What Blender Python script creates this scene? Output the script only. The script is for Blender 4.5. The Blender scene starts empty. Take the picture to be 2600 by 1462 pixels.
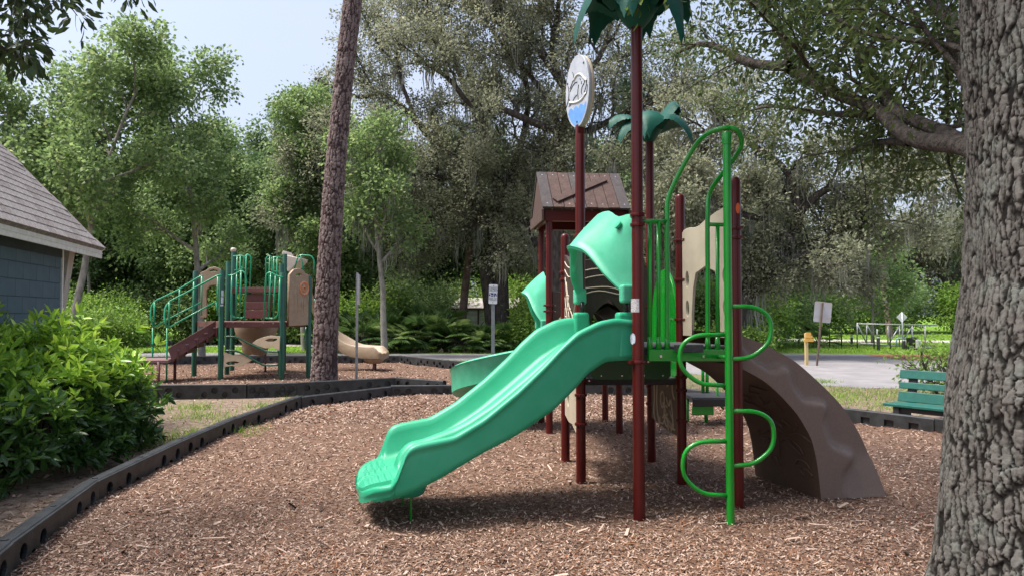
import bpy, bmesh, math, random
import numpy as np
from mathutils import Vector, Matrix
random.seed(7)
RNG = np.random.default_rng(7)
S = bpy.context.scene
COL = S.collection

# ------------------------------------------------------------------ camera
F_PX, CAM_H, HORIZON = 1880.0, 1.55, 797.0          # photograph pixels (2600 x 1462), metres
PITCH = math.atan((HORIZON - 731.0) / F_PX)
cam_data = bpy.data.cameras.new('camera')
cam_data.sensor_width = 36.0
cam_data.lens = F_PX / 2600.0 * 36.0
cam_data.clip_end = 2000.0
cam = bpy.data.objects.new('camera', cam_data)
cam.location = (0, 0, CAM_H)
cam.rotation_euler = (math.radians(90) + PITCH, 0, 0)
COL.objects.link(cam)
S.camera = cam

# ------------------------------------------------------------------ sky, sun, exposure
SUN_EL, SUN_AZ = 64.0, -98.0      # degrees; azimuth measured from +Y towards +X
w = bpy.data.worlds.new('World'); S.world = w; w.use_nodes = True
nt = w.node_tree; nt.nodes.clear()
wo = nt.nodes.new('ShaderNodeOutputWorld'); bg = nt.nodes.new('ShaderNodeBackground')
sky = nt.nodes.new('ShaderNodeTexSky'); sky.sky_type = 'NISHITA'; sky.sun_disc = False
sky.sun_elevation = math.radians(SUN_EL); sky.sun_rotation = math.radians(SUN_AZ)
sky.air_density = 1.0; sky.dust_density = 7.0; sky.ozone_density = 1.6
# thin high cloud: the sky whitens in soft drifts
tc = nt.nodes.new('ShaderNodeTexCoord'); mp = nt.nodes.new('ShaderNodeMapping')
mp.inputs['Scale'].default_value = (1.0, 1.0, 2.2)
nz = nt.nodes.new('ShaderNodeTexNoise'); nz.inputs['Scale'].default_value = 1.6
nz.inputs['Detail'].default_value = 6.0; nz.inputs['Roughness'].default_value = 0.55
rp = nt.nodes.new('ShaderNodeValToRGB')
rp.color_ramp.elements[0].position = 0.36; rp.color_ramp.elements[0].color = (.25, .25, .25, 1)
rp.color_ramp.elements[1].position = 0.68; rp.color_ramp.elements[1].color = (.75, .75, .75, 1)
mx = nt.nodes.new('ShaderNodeMix'); mx.data_type = 'RGBA'
mx.inputs['B'].default_value = (2.3, 2.55, 3.2, 1)
L = nt.links.new
L(tc.outputs['Generated'], mp.inputs['Vector']); L(mp.outputs['Vector'], nz.inputs['Vector'])
L(nz.outputs['Fac'], rp.inputs['Fac']); L(rp.outputs['Color'], mx.inputs['Factor'])
L(sky.outputs['Color'], mx.inputs['A']); L(mx.outputs['Result'], bg.inputs['Color'])
bg.inputs['Strength'].default_value = 0.13
L(bg.outputs['Background'], wo.inputs['Surface'])
sl = bpy.data.lights.new('sun', 'SUN'); sl.energy = 2.4; sl.angle = math.radians(18.0); sl.color = (1.0, .955, .89)
so = bpy.data.objects.new('sun', sl); COL.objects.link(so)
_e, _a = math.radians(SUN_EL), math.radians(SUN_AZ)
_d = Vector((math.sin(_a) * math.cos(_e), math.cos(_a) * math.cos(_e), math.sin(_e)))   # towards the sun
so.rotation_euler = _d.to_track_quat('Z', 'Y').to_euler(); so.location = _d * 60
S.view_settings.view_transform = 'Standard'; S.view_settings.look = 'None'
S.view_settings.exposure = 1.36; S.view_settings.gamma = 1.0; S.view_settings.use_curve_mapping = False
S.render.engine = 'CYCLES'
S.cycles.max_bounces = 8; S.cycles.diffuse_bounces = 5; S.cycles.glossy_bounces = 2
S.cycles.transmission_bounces = 3; S.cycles.transparent_max_bounces = 4
S.cycles.use_denoising = True; S.cycles.sample_clamp_indirect = 6.0

# ------------------------------------------------------------------ pixel helpers
_c, _s = math.cos(PITCH), math.sin(PITCH)
def ray(px, py):
    x = (px - 1300.0) / F_PX; y = -(py - 731.0) / F_PX
    return Vector((x, _c - y * _s, _s + y * _c))
EYE = Vector((0, 0, CAM_H))
def G(px, py, z=0.0):                       # point of the level z under a pixel
    d = ray(px, py); return EYE + d * ((z - CAM_H) / d.z)
def V(px, py, Y):                           # point at distance Y along the view
    d = ray(px, py); return EYE + d * (Y / d.y)
def PL(px, py, p0, u):                      # point of the upright plane through p0 along u
    d = ray(px, py); n = Vector((-u[1], u[0], 0))
    return EYE + d * ((Vector((p0[0], p0[1], 0))).dot(n) / d.dot(n))

# ------------------------------------------------------------------ mesh helpers
def link(o): COL.objects.link(o); return o
def thing(name, label, cat, loc=(0, 0, 0), rz=0.0, scale=1.0, group=None):
    o = bpy.data.objects.new(name, None); o.empty_display_size = .2
    o.location = loc; o.rotation_euler = (0, 0, rz); o.scale = (scale,) * 3 if not isinstance(scale, (tuple, list)) else scale
    o['label'] = label; o['category'] = cat
    if group: o['group'] = group
    return link(o)
def tag(o, label=None, cat=None, group=None, kind=None):
    if label: o['label'] = label
    if cat: o['category'] = cat
    if group: o['group'] = group
    if kind: o['kind'] = kind
    return o
def hook(o, parent, local=False):
    o.parent = parent
    if not local and parent.type == 'EMPTY':
        o.matrix_parent_inverse = Matrix.Translation(parent.location).inverted()
    return o
def mesh_obj(name, me, mat=None, parent=None, local=False):
    o = bpy.data.objects.new(name, me)
    if mat is not None and not me.materials: me.materials.append(mat)
    link(o)
    if parent is not None: hook(o, parent, local)
    return o
def np_mesh(name, v, quads=None, tris=None, smooth=False, attr=None):
    me = bpy.data.meshes.new(name)
    v = np.asarray(v, np.float32)
    nq = 0 if quads is None else len(quads); ntr = 0 if tris is None else len(tris)
    me.vertices.add(len(v)); me.vertices.foreach_set('co', v.ravel())
    loops = []; starts = []
    if nq: loops.append(np.asarray(quads, np.int32).ravel()); starts.append(np.arange(nq, dtype=np.int32) * 4)
    if ntr: loops.append(np.asarray(tris, np.int32).ravel()); starts.append(nq * 4 + np.arange(ntr, dtype=np.int32) * 3)
    lp = np.concatenate(loops); st = np.concatenate(starts)
    me.loops.add(len(lp)); me.loops.foreach_set('vertex_index', lp)
    me.polygons.add(nq + ntr); me.polygons.foreach_set('loop_start', st)
    if smooth: me.polygons.foreach_set('use_smooth', np.ones(nq + ntr, bool))
    if attr is not None:
        for k, a in attr.items():
            at = me.attributes.new(k, 'FLOAT', 'POINT'); at.data.foreach_set('value', np.asarray(a, np.float32))
    me.update(calc_edges=True); me.validate()
    return me
def smooth_path(pts, n=6):                  # Catmull-Rom through the points
    P = [Vector(p) for p in pts]; out = []
    for i in range(len(P) - 1):
        a = P[max(i - 1, 0)]; b = P[i]; c = P[i + 1]; d = P[min(i + 2, len(P) - 1)]
        for k in range(n):
            t = k / n
            out.append(.5 * ((2 * b) + (c - a) * t + (2 * a - 5 * b + 4 * c - d) * t * t + (3 * b - a - 3 * c + d) * t ** 3))
    out.append(P[-1]); return out
def round_path(pts, r, n=5):                # polyline with rounded corners
    P = [Vector(p) for p in pts]; out = [P[0]]
    for i in range(1, len(P) - 1):
        a, b, c = P[i - 1], P[i], P[i + 1]
        u = a - b; v = c - b; ru = min(r, u.length * .49); rv = min(r, v.length * .49)
        p = b + u.normalized() * ru; q = b + v.normalized() * rv
        for k in range(n + 1):
            t = k / n; out.append(p * (1 - t) ** 2 + b * 2 * t * (1 - t) + q * t * t)
    out.append(P[-1]); return out
class MB:
    def __init__(s): s.v = []; s.f = []
    def add(s, vs, fs):
        n = len(s.v); s.v += [tuple(p) for p in vs]; s.f += [tuple(i + n for i in f) for f in fs]; return s
    def box(s, c, size, R=None):
        hx, hy, hz = size[0] / 2, size[1] / 2, size[2] / 2; c = Vector(c)
        vs = [Vector((x, y, z)) for x in (-hx, hx) for y in (-hy, hy) for z in (-hz, hz)]
        if R is not None: vs = [R @ p for p in vs]
        return s.add([p + c for p in vs], [(0, 1, 3, 2), (4, 6, 7, 5), (0, 4, 5, 1), (2, 3, 7, 6), (0, 2, 6, 4), (1, 5, 7, 3)])
    def tube(s, pts, r, n=10, caps=True, closed=False):
        P = [Vector(p) for p in pts]; m = len(P)
        R = r if hasattr(r, '__len__') else [r] * m
        T = []
        for i in range(m):
            if closed: t = P[(i + 1) % m] - P[i - 1]
            else: t = P[min(i + 1, m - 1)] - P[max(i - 1, 0)]
            T.append(t.normalized() if t.length > 1e-9 else Vector((0, 0, 1)))
        a = T[0].orthogonal().normalized(); vs = []
        for i in range(m):
            a = a - T[i] * a.dot(T[i]); a = a.normalized() if a.length > 1e-6 else T[i].orthogonal().normalized()
            b = T[i].cross(a)
            for k in range(n):
                w_ = 2 * math.pi * k / n; vs.append(P[i] + (a * math.cos(w_) + b * math.sin(w_)) * R[i])
        fs = []
        for i in range(m if closed else m - 1):
            j = (i + 1) % m
            for k in range(n): fs.append((i * n + k, i * n + (k + 1) % n, j * n + (k + 1) % n, j * n + k))
        if caps and not closed: fs.append(tuple(range(n))[::-1]); fs.append(tuple(range((m - 1) * n, m * n)))
        return s.add(vs, fs)
    def lathe(s, base, prof, n=16):          # prof: (r, z) list about the vertical through base
        b = Vector(base); vs = []; m = len(prof)
        for r, z in prof:
            for k in range(n): vs.append(b + Vector((r * math.cos(2 * math.pi * k / n), r * math.sin(2 * math.pi * k / n), z)))
        fs = [(i * n + k, i * n + (k + 1) % n, (i + 1) * n + (k + 1) % n, (i + 1) * n + k) for i in range(m - 1) for k in range(n)]
        fs.append(tuple(range(n))[::-1]); fs.append(tuple(range((m - 1) * n, m * n)))
        return s.add(vs, fs)
    def grid(s, rows, wrap=False, closed=False):   # rows of equal length; wrap joins along a row, closed joins last row to first
        m, n = len(rows), len(rows[0]); vs = [p for r in rows for p in r]; fs = []
        for i in range(m if closed else m - 1):
            j = (i + 1) % m
            for k in range(n if wrap else n - 1):
                l = (k + 1) % n; fs.append((i * n + k, i * n + l, j * n + l, j * n + k))
        return s.add(vs, fs)
    def build(s, name, mat, parent=None, smooth=False, bevel=0.0, local=False, seg=2, angle=None):
        me = bpy.data.meshes.new(name); me.from_pydata(s.v, [], s.f)
        if smooth: me.polygons.foreach_set('use_smooth', [True] * len(me.polygons))
        me.update()
        if smooth and angle is not None: me.set_sharp_from_angle(angle=math.radians(angle))
        o = mesh_obj(name, me, mat, parent, local)
        if bevel:
            b = o.modifiers.new('bevel', 'BEVEL'); b.width = bevel; b.segments = seg; b.limit_method = 'ANGLE'; b.angle_limit = math.radians(40)
        return o
def tube_obj(name, pts, r, mat, parent, n=10): return MB().tube(pts, r, n).build(name, mat, parent, smooth=True, angle=50)
def plate_mesh(name, outer, holes=(), thick=.02, bevel=0.0):     # flat plate in local x/y, thickness along z
    cu = bpy.data.curves.new(name, 'CURVE'); cu.dimensions = '2D'; cu.fill_mode = 'BOTH'
    cu.extrude = thick / 2; cu.bevel_depth = bevel; cu.bevel_resolution = 1
    for loop in [outer] + list(holes):
        sp = cu.splines.new('POLY'); sp.points.add(len(loop) - 1); sp.use_cyclic_u = True
        for q, (x, y) in zip(sp.points, loop): q.co = (x, y, 0, 1)
    o = bpy.data.objects.new(name, cu); me = bpy.data.meshes.new_from_object(o); me.name = name
    bpy.data.objects.remove(o); bpy.data.curves.remove(cu); me.materials.clear(); return me
def frame(origin, xdir, ydir):               # matrix whose local x, y are those directions
    x = Vector(xdir).normalized(); y = Vector(ydir); y = (y - x * y.dot(x)).normalized(); z = x.cross(y)
    return Matrix(((x.x, y.x, z.x, origin[0]), (x.y, y.y, z.y, origin[1]), (x.z, y.z, z.z, origin[2]), (0, 0, 0, 1)))
def plate(name, M, outer, holes, thick, mat, parent, bevel=0.0):
    me = plate_mesh(name, outer, holes, thick, bevel); me.transform(M)
    return mesh_obj(name, me, mat, parent)
def text_mesh(name, body, size, M, extrude=.0008, align='CENTER', sx=1.0):
    cu = bpy.data.curves.new(name, 'FONT'); cu.body = body; cu.size = size; cu.align_x = align; cu.align_y = 'CENTER'; cu.extrude = extrude
    o = bpy.data.objects.new(name, cu); me = bpy.data.meshes.new_from_object(o); me.name = name
    bpy.data.objects.remove(o); bpy.data.curves.remove(cu); me.materials.clear()
    me.transform(M @ Matrix.Diagonal((sx, 1, 1, 1))); return me
def ell(cx, cy, rx, ry, n=20): return [(cx + rx * math.cos(2 * math.pi * k / n), cy + ry * math.sin(2 * math.pi * k / n)) for k in range(n)]

# ------------------------------------------------------------------ materials
MATS = {}
def M(name, c1, c2=None, scale=6.0, rough=.5, bump=0.0, bscale=None, spec=.5, metal=0.0, detail=4.0, stretch=None, c3=None, lo=.38, hi=.62, coat=0.0):
    if name in MATS: return MATS[name]
    m = bpy.data.materials.new(name); m.use_nodes = True; t = m.node_tree; b = t.nodes['Principled BSDF']
    b.inputs['Base Color'].default_value = (*c1, 1); b.inputs['Roughness'].default_value = rough
    b.inputs['Specular IOR Level'].default_value = spec; b.inputs['Metallic'].default_value = metal
    b.inputs['Coat Weight'].default_value = coat
    co = t.nodes.new('ShaderNodeTexCoord'); out = co.outputs['Object']
    if stretch:
        mpn = t.nodes.new('ShaderNodeMapping'); mpn.inputs['Scale'].default_value = stretch
        t.links.new(out, mpn.inputs['Vector']); out = mpn.outputs['Vector']
    if c2 is not None:
        n1 = t.nodes.new('ShaderNodeTexNoise'); n1.inputs['Scale'].default_value = scale; n1.inputs['Detail'].default_value = detail
        n1.inputs['Roughness'].default_value = .62
        r1 = t.nodes.new('ShaderNodeValToRGB'); e = r1.color_ramp.elements
        e[0].position = lo; e[0].color = (*c1, 1); e[1].position = hi; e[1].color = (*c2, 1)
        if c3 is not None: x = e.new(hi + .12); x.color = (*c3, 1)
        t.links.new(out, n1.inputs['Vector']); t.links.new(n1.outputs['Fac'], r1.inputs['Fac']); t.links.new(r1.outputs['Color'], b.inputs['Base Color'])
    if bump:
        n2 = t.nodes.new('ShaderNodeTexNoise'); n2.inputs['Scale'].default_value = bscale or scale * 4; n2.inputs['Detail'].default_value = 3
        bp = t.nodes.new('ShaderNodeBump'); bp.inputs['Strength'].default_value = bump; bp.inputs['Distance'].default_value = .02
        t.links.new(out, n2.inputs['Vector']); t.links.new(n2.outputs['Fac'], bp.inputs['Height']); t.links.new(bp.outputs['Normal'], b.inputs['Normal'])
    MATS[name] = m; return m
def leaf_mat(name, stops, trans=.35, rough=.45, spec=.4):         # colour by the per-leaf value 'tint'
    m = bpy.data.materials.new(name); m.use_nodes = True; t = m.node_tree; b = t.nodes['Principled BSDF']; out = t.nodes['Material Output']
    at = t.nodes.new('ShaderNodeAttribute'); at.attribute_name = 'tint'
    r = t.nodes.new('ShaderNodeValToRGB'); e = r.color_ramp.elements
    while len(e) < len(stops): e.new(.5)
    for q, (p, c) in zip(e, stops): q.position = p; q.color = (*c, 1)
    t.links.new(at.outputs['Fac'], r.inputs['Fac']); t.links.new(r.outputs['Color'], b.inputs['Base Color'])
    b.inputs['Roughness'].default_value = rough; b.inputs['Specular IOR Level'].default_value = spec
    if trans:
        tr = t.nodes.new('ShaderNodeBsdfTranslucent'); mixn = t.nodes.new('ShaderNodeMixShader'); mixn.inputs['Fac'].default_value = trans
        hs = t.nodes.new('ShaderNodeHueSaturation'); hs.inputs['Value'].default_value = 1.5; hs.inputs['Hue'].default_value = .485
        t.links.new(r.outputs['Color'], hs.inputs['Color']); t.links.new(hs.outputs['Color'], tr.inputs['Color'])
        t.links.new(b.outputs['BSDF'], mixn.inputs[1]); t.links.new(tr.outputs['BSDF'], mixn.inputs[2]); t.links.new(mixn.outputs['Shader'], out.inputs['Surface'])
    MATS[name] = m; return m
# ================================================================== ground, road, mulch
def in_poly(x, y, poly):
    x = np.asarray(x); y = np.asarray(y); c = np.zeros(x.shape, bool); n = len(poly); j = n - 1
    for i in range(n):
        xi, yi = poly[i]; xj, yj = poly[j]
        if yi != yj:
            k = ((yi > y) != (yj > y)) & (x < (xj - xi) * (y - yi) / (yj - yi) + xi); c ^= k
        j = i
    return c
def hump(x, y):                               # gentle unevenness of the mulch
    return .016 * (np.sin(x * 2.1 + 1.3 * np.sin(y * 1.1)) * np.cos(y * 1.7 + .6 * np.sin(x * .9)) + .6 * np.sin(x * 4.7 + y * 3.1) * np.cos(y * 4.1 - x))
LEFT_LINE = [(-2.5, 2.75), (-3.03, 4.44), (-3.44, 6.11), (-3.58, 8.01), (-3.64, 9.68), (-3.49, 12.2), (-2.29, 14.05), (-1.15, 14.2)]
FAR_LINE = [(-1.15, 14.2), (.65, 14.35), (2.4, 14.2), (3.5, 12.75), (4.45, 11.15), (5.45, 9.55), (6.45, 7.95), (7.4, 6.4)]
BED1 = [(-1.9, .8)] + LEFT_LINE + FAR_LINE[1:] + [(7.8, 4.5), (6.5, .8)]
FRONT2 = [(-10.5, 12.9), (-8.65, 13.2), (-6.8, 13.5), (-4.9, 13.75), (-4.1, 14.1), (-2.35, 15.05), (-1.3, 14.3)]
BACK2 = [(-13.0, 21.6), (-11.1, 22.3), (-9.3, 23.0), (-7.3, 23.2), (-5.4, 23.3), (-3.5, 23.3), (-2.3, 21.6), (-1.3, 20.4), (-.3, 19.0), (.4, 17.4), (.65, 14.5)]
BED2 = FRONT2 + [(.65, 14.5)] + BACK2[::-1][1:] + [(-13.0, 14.0)]
ROAD = [(-70, 32.5), (-14, 29.8), (0, 29.0), (8, 29.6), (12, 29.2), (16, 28.4), (26, 29), (60, 36), (60, 18), (22, 15.6), (12, 15.2), (7.4, 15.6), (5.6, 17.2), (4.2, 20.5), (2.0, 23.4), (-2, 25.0), (-14, 27.2), (-70, 29.5)]
PATH2 = [(-60, 46), (-20, 43), (-9, 41), (-2, 40), (-2, 36.5), (-9, 36), (-20, 35.5), (-60, 38)]
FARROAD = [(12, 44), (30, 38.5), (70, 37.5), (70, 41.5), (30, 42.5), (12, 48)]

def ground_mat():
    m = bpy.data.materials.new('ground_soil_grass'); m.use_nodes = True; t = m.node_tree; b = t.nodes['Principled BSDF']; lk = t.links.new
    co = t.nodes.new('ShaderNodeTexCoord')
    def noise(s, d=5):
        n = t.nodes.new('ShaderNodeTexNoise'); n.inputs['Scale'].default_value = s; n.inputs['Detail'].default_value = d; n.inputs['Roughness'].default_value = .65; lk(co.outputs['Object'], n.inputs['Vector']); return n
    def ramp(src, stops):
        r = t.nodes.new('ShaderNodeValToRGB'); e = r.color_ramp.elements
        while len(e) < len(stops): e.new(.5)
        for q, (p, c) in zip(e, stops): q.position = p; q.color = (*c, 1)
        lk(src, r.inputs['Fac']); return r
    soil = ramp(noise(9, 8).outputs['Fac'], [(.3, (.10, .07, .05)), (.5, (.22, .165, .125)), (.7, (.34, .28, .22))])
    grass = ramp(noise(7, 6).outputs['Fac'], [(.3, (.06, .12, .015)), (.55, (.15, .27, .03)), (.75, (.24, .36, .06))])
    pat = ramp(noise(.55, 5).outputs['Fac'], [(.58, (0, 0, 0)), (.72, (1, 1, 1))])
    sep = t.nodes.new('ShaderNodeSeparateXYZ'); lk(co.outputs['Object'], sep.inputs['Vector'])
    mr = t.nodes.new('ShaderNodeMapRange'); mr.inputs['From Min'].default_value = 15; mr.inputs['From Max'].default_value = 27; lk(sep.outputs['Y'], mr.inputs['Value'])
    ad = t.nodes.new('ShaderNodeMath'); ad.operation = 'ADD'; ad.use_clamp = True
    sc = t.nodes.new('ShaderNodeMath'); sc.operation = 'MULTIPLY'; sc.inputs[1].default_value = .22
    lk(pat.outputs['Color'], sc.inputs[0]); lk(sc.outputs[0], ad.inputs[0]); lk(mr.outputs['Result'], ad.inputs[1])
    mxn = t.nodes.new('ShaderNodeMix'); mxn.data_type = 'RGBA'; lk(ad.outputs[0], mxn.inputs['Factor']); lk(soil.outputs['Color'], mxn.inputs['A']); lk(grass.outputs['Color'], mxn.inputs['B'])
    lk(mxn.outputs['Result'], b.inputs['Base Color']); b.inputs['Roughness'].default_value = .95; b.inputs['Specular IOR Level'].default_value = .1
    bp = t.nodes.new('ShaderNodeBump'); bp.inputs['Strength'].default_value = .7; bp.inputs['Distance'].default_value = .05
    lk(noise(40, 4).outputs['Fac'], bp.inputs['Height']); lk(bp.outputs['Normal'], b.inputs['Normal'])
    return m
GROUND_M = ground_mat()
me = np_mesh('ground', [(-500, -200, 0), (500, -200, 0), (500, 800, 0), (-500, 800, 0)], quads=[(0, 1, 2, 3)])
tag(mesh_obj('ground', me, GROUND_M), kind='structure')
def sheet(name, poly, z, mat):
    bm = bmesh.new(); vs = [bm.verts.new((x, y, z)) for x, y in poly]; f = bm.faces.new(vs); f.normal_update()
    if f.normal.z < 0: f.normal_flip()
    bmesh.ops.triangulate(bm, faces=bm.faces[:]); m2 = bpy.data.meshes.new(name); bm.to_mesh(m2); bm.free()
    return tag(mesh_obj(name, m2, mat), kind='structure')
ASPH = M('asphalt', (.20, .19, .20), (.26, .25, .255), scale=1.4, rough=.9, bump=.5, bscale=60, detail=10, c3=(.31, .285, .27), spec=.2)
sheet('road', ROAD, .004, ASPH)
SAND = M('pale_sand', (.36, .33, .30), (.50, .46, .42), scale=2.0, rough=.95, detail=8, spec=.1)
sheet('path', PATH2, .004, SAND)
sheet('road', FARROAD, .004, SAND)
RUST = M('pine_straw', (.20, .09, .045), (.34, .19, .11), scale=9, rough=.95, detail=8, spec=.1)
sheet('dirt_patch', [(13.2, 25.6), (14.2, 24.2), (16, 23.5), (19, 24.3), (20, 29.2), (16.5, 28.7), (13.6, 28.8)], .008, RUST)
MULCH = M('mulch', (.11, .066, .047), (.215, .138, .102), scale=26, rough=.95, bump=1.0, bscale=70, detail=9, spec=.1, c3=(.25, .175, .14))
def bed(poly, cell):
    xs = [p[0] for p in poly]; ys = [p[1] for p in poly]
    X = np.arange(min(xs) - cell, max(xs) + 2 * cell, cell); Y = np.arange(min(ys) - cell, max(ys) + 2 * cell, cell)
    gx, gy = np.meshgrid(X, Y, indexing='ij'); gz = .026 + hump(gx, gy)
    ok = in_poly(gx[:-1, :-1] + cell / 2, gy[:-1, :-1] + cell / 2, poly)
    idx = np.arange(gx.size).reshape(gx.shape)
    q = np.stack([idx[:-1, :-1][ok], idx[1:, :-1][ok], idx[1:, 1:][ok], idx[:-1, 1:][ok]], 1)
    u, inv = np.unique(q, return_inverse=True)
    v = np.stack([gx.ravel()[u], gy.ravel()[u], gz.ravel()[u]], 1)
    return tag(mesh_obj('mulch_bed', np_mesh('mulch_bed', v, quads=inv.reshape(q.shape), smooth=True), MULCH), kind='structure')
bed(BED1, .09); bed(BED2, .12)

# wood chips lying loose, pine needles, leaf litter: real pieces, far too many to count
def scatter_px(n, y0, y1, x0=-500, x1=3100, power=1.0):
    py = y0 + (y1 - y0) * RNG.random(n) ** power; px = RNG.uniform(x0, x1, n)
    dx = (px - 1300) / F_PX; dy = -(py - 731) / F_PX
    dz = _s + dy * _c; t_ = -CAM_H / dz
    return dx * t_, (_c - dy * _s) * t_
def chips(name, X, Y, Z, Ln, Wd, tint, mat, tilt=.35, curl=0.0):
    n = len(X); yaw = RNG.uniform(0, 2 * np.pi, n); a = RNG.normal(0, tilt, n); r = RNG.normal(0, tilt * .8, n)
    u = np.stack([np.cos(yaw) * np.cos(a), np.sin(yaw) * np.cos(a), np.sin(a)], 1)
    v0 = np.stack([-np.sin(yaw), np.cos(yaw), np.zeros(n)], 1)
    nn = np.cross(u, v0); v = v0 * np.cos(r)[:, None] + nn * np.sin(r)[:, None]
    c = np.stack([X, Y, Z], 1); hl = (Ln / 2)[:, None]; hw = (Wd / 2)[:, None]
    j = RNG.uniform(.45, 1.0, (4, n, 1))
    P4 = np.stack([c - u * hl - v * hw * j[0], c + u * hl - v * hw * j[1], c + u * hl * .9 + v * hw * j[2], c - u * hl * .95 + v * hw * j[3]], 1)
    q = np.arange(n * 4).reshape(n, 4)
    me = np_mesh(name, P4.reshape(-1, 3), quads=q, attr={'tint': np.repeat(tint, 4)})
    return mesh_obj(name, me, mat)
CHIP = leaf_mat('wood_chip', [(0, (.045, .028, .021)), (.25, (.13, .08, .058)), (.5, (.275, .182, .134)), (.72, (.40, .285, .22)), (.9, (.52, .405, .335)), (1, (.22, .08, .04))], trans=0, rough=.85, spec=.15)
def mulch_chips():
    parts = []
    for n, y0, y1, pw in ((150000, 990, 1700, 1.0), (90000, 905, 1080, 1.0)):
        x, y = scatter_px(n, y0, y1, power=pw)
        ok = in_poly(x, y, BED1) | in_poly(x, y, BED2); parts.append((x[ok], y[ok]))
    x = np.concatenate([p[0] for p in parts]); y = np.concatenate([p[1] for p in parts]); n = len(x)
    k = np.clip(y / 7.0, .8, 2.2)
    Ln = RNG.uniform(.014, .042, n) * k ** .7 * np.where(RNG.random(n) < .08, 1.6, 1.0); Wd = RNG.uniform(.007, .017, n) * k ** .8
    patch = .5 + .5 * np.sin(x * 1.3 + 2 * np.sin(y * .8)) * np.cos(y * 1.1 + x * .4)
    tint = np.clip(RNG.beta(1.7, 1.5, n) * .95 + .10 * (patch - .5), 0, .97); red = RNG.random(n) < .05; tint[red] = 1.0
    o = chips('mulch_chips', x, y, .026 + hump(x, y) + RNG.uniform(.002, .016, n), Ln, Wd, tint, CHIP)
    tag(o, 'loose shredded wood chips covering the play areas', 'mulch', kind='stuff')
    # larger bits: bark flakes, twigs and dry leaves
    x, y = scatter_px(520, 960, 1600); ok = in_poly(x, y, BED1) | in_poly(x, y, BED2); x = x[ok]; y = y[ok]; n = len(x)
    o = chips('bark_flakes', x, y, .045 + hump(x, y) + RNG.uniform(0, .01, n), RNG.uniform(.05, .15, n), RNG.uniform(.008, .035, n), np.where(RNG.random(n) < .6, RNG.uniform(.0, .25, n), RNG.uniform(.75, .95, n)), CHIP, tilt=.25)
    tag(o, 'scattered bark flakes and broken twigs on the mulch', 'twigs', kind='stuff')
    # needles
    m = 9000; x, y = scatter_px(m, 1000, 1650); pt = np.sin(x * 2.3 + y) + np.sin(y * 1.9 - x * .7) + RNG.normal(0, .7, m)
    ok = (in_poly(x, y, BED1)) & (pt > .2); x = x[ok]; y = y[ok]; n = len(x)
    o = chips('pine_needles', x, y, .04 + hump(x, y) + RNG.uniform(0, .012, n), RNG.uniform(.08, .17, n), np.full(n, .0042), RNG.uniform(0, 1, n),
              leaf_mat('pine_needle', [(0, (.16, .07, .035)), (1, (.36, .19, .10))], trans=0, rough=.8), tilt=.12)
    tag(o, 'thin rust-coloured pine needles strewn over the mulch', 'needles', kind='stuff')
    # litter outside the borders on the left and along the far verge
    x, y = scatter_px(16000, 930, 1700); ok = ~(in_poly(x, y, BED1) | in_poly(x, y, BED2) | in_poly(x, y, ROAD)) & ((x < -1) | (y < 14)); x = x[ok]; y = y[ok]; n = len(x)
    o = chips('leaf_litter', x, y, RNG.uniform(.004, .02, n), RNG.uniform(.03, .09, n), RNG.uniform(.008, .03, n), np.clip(RNG.beta(1.6, 2.6, n), 0, 1), CHIP)
    tag(o, 'dry leaf litter on the bare ground outside the borders', 'leaf litter', kind='stuff')
mulch_chips()

# grass
def blades(name, X, Y, Hh, Wd, mat, lean=.5, z0=0.0):
    n = len(X); yaw = RNG.uniform(0, 2 * np.pi, n); ln = RNG.normal(0, lean, (n, 2)) * Hh[:, None]
    b = np.stack([X, Y, np.full(n, z0) if np.isscalar(z0) else z0], 1); w_ = np.stack([np.cos(yaw), np.sin(yaw), np.zeros(n)], 1) * (Wd / 2)[:, None]
    tip = b + np.stack([ln[:, 0], ln[:, 1], Hh], 1)
    P3 = np.stack([b - w_, b + w_, tip], 1).reshape(-1, 3)
    tint = np.repeat(RNG.random(n), 3)
    return mesh_obj(name, np_mesh(name, P3, tris=np.arange(n * 3).reshape(n, 3), attr={'tint': tint}), mat)
GRASS = leaf_mat('grass_blade', [(0, (.06, .13, .015)), (.5, (.14, .27, .03)), (.85, (.28, .42, .07)), (1, (.36, .33, .16))], trans=.3, rough=.6, spec=.2)
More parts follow.
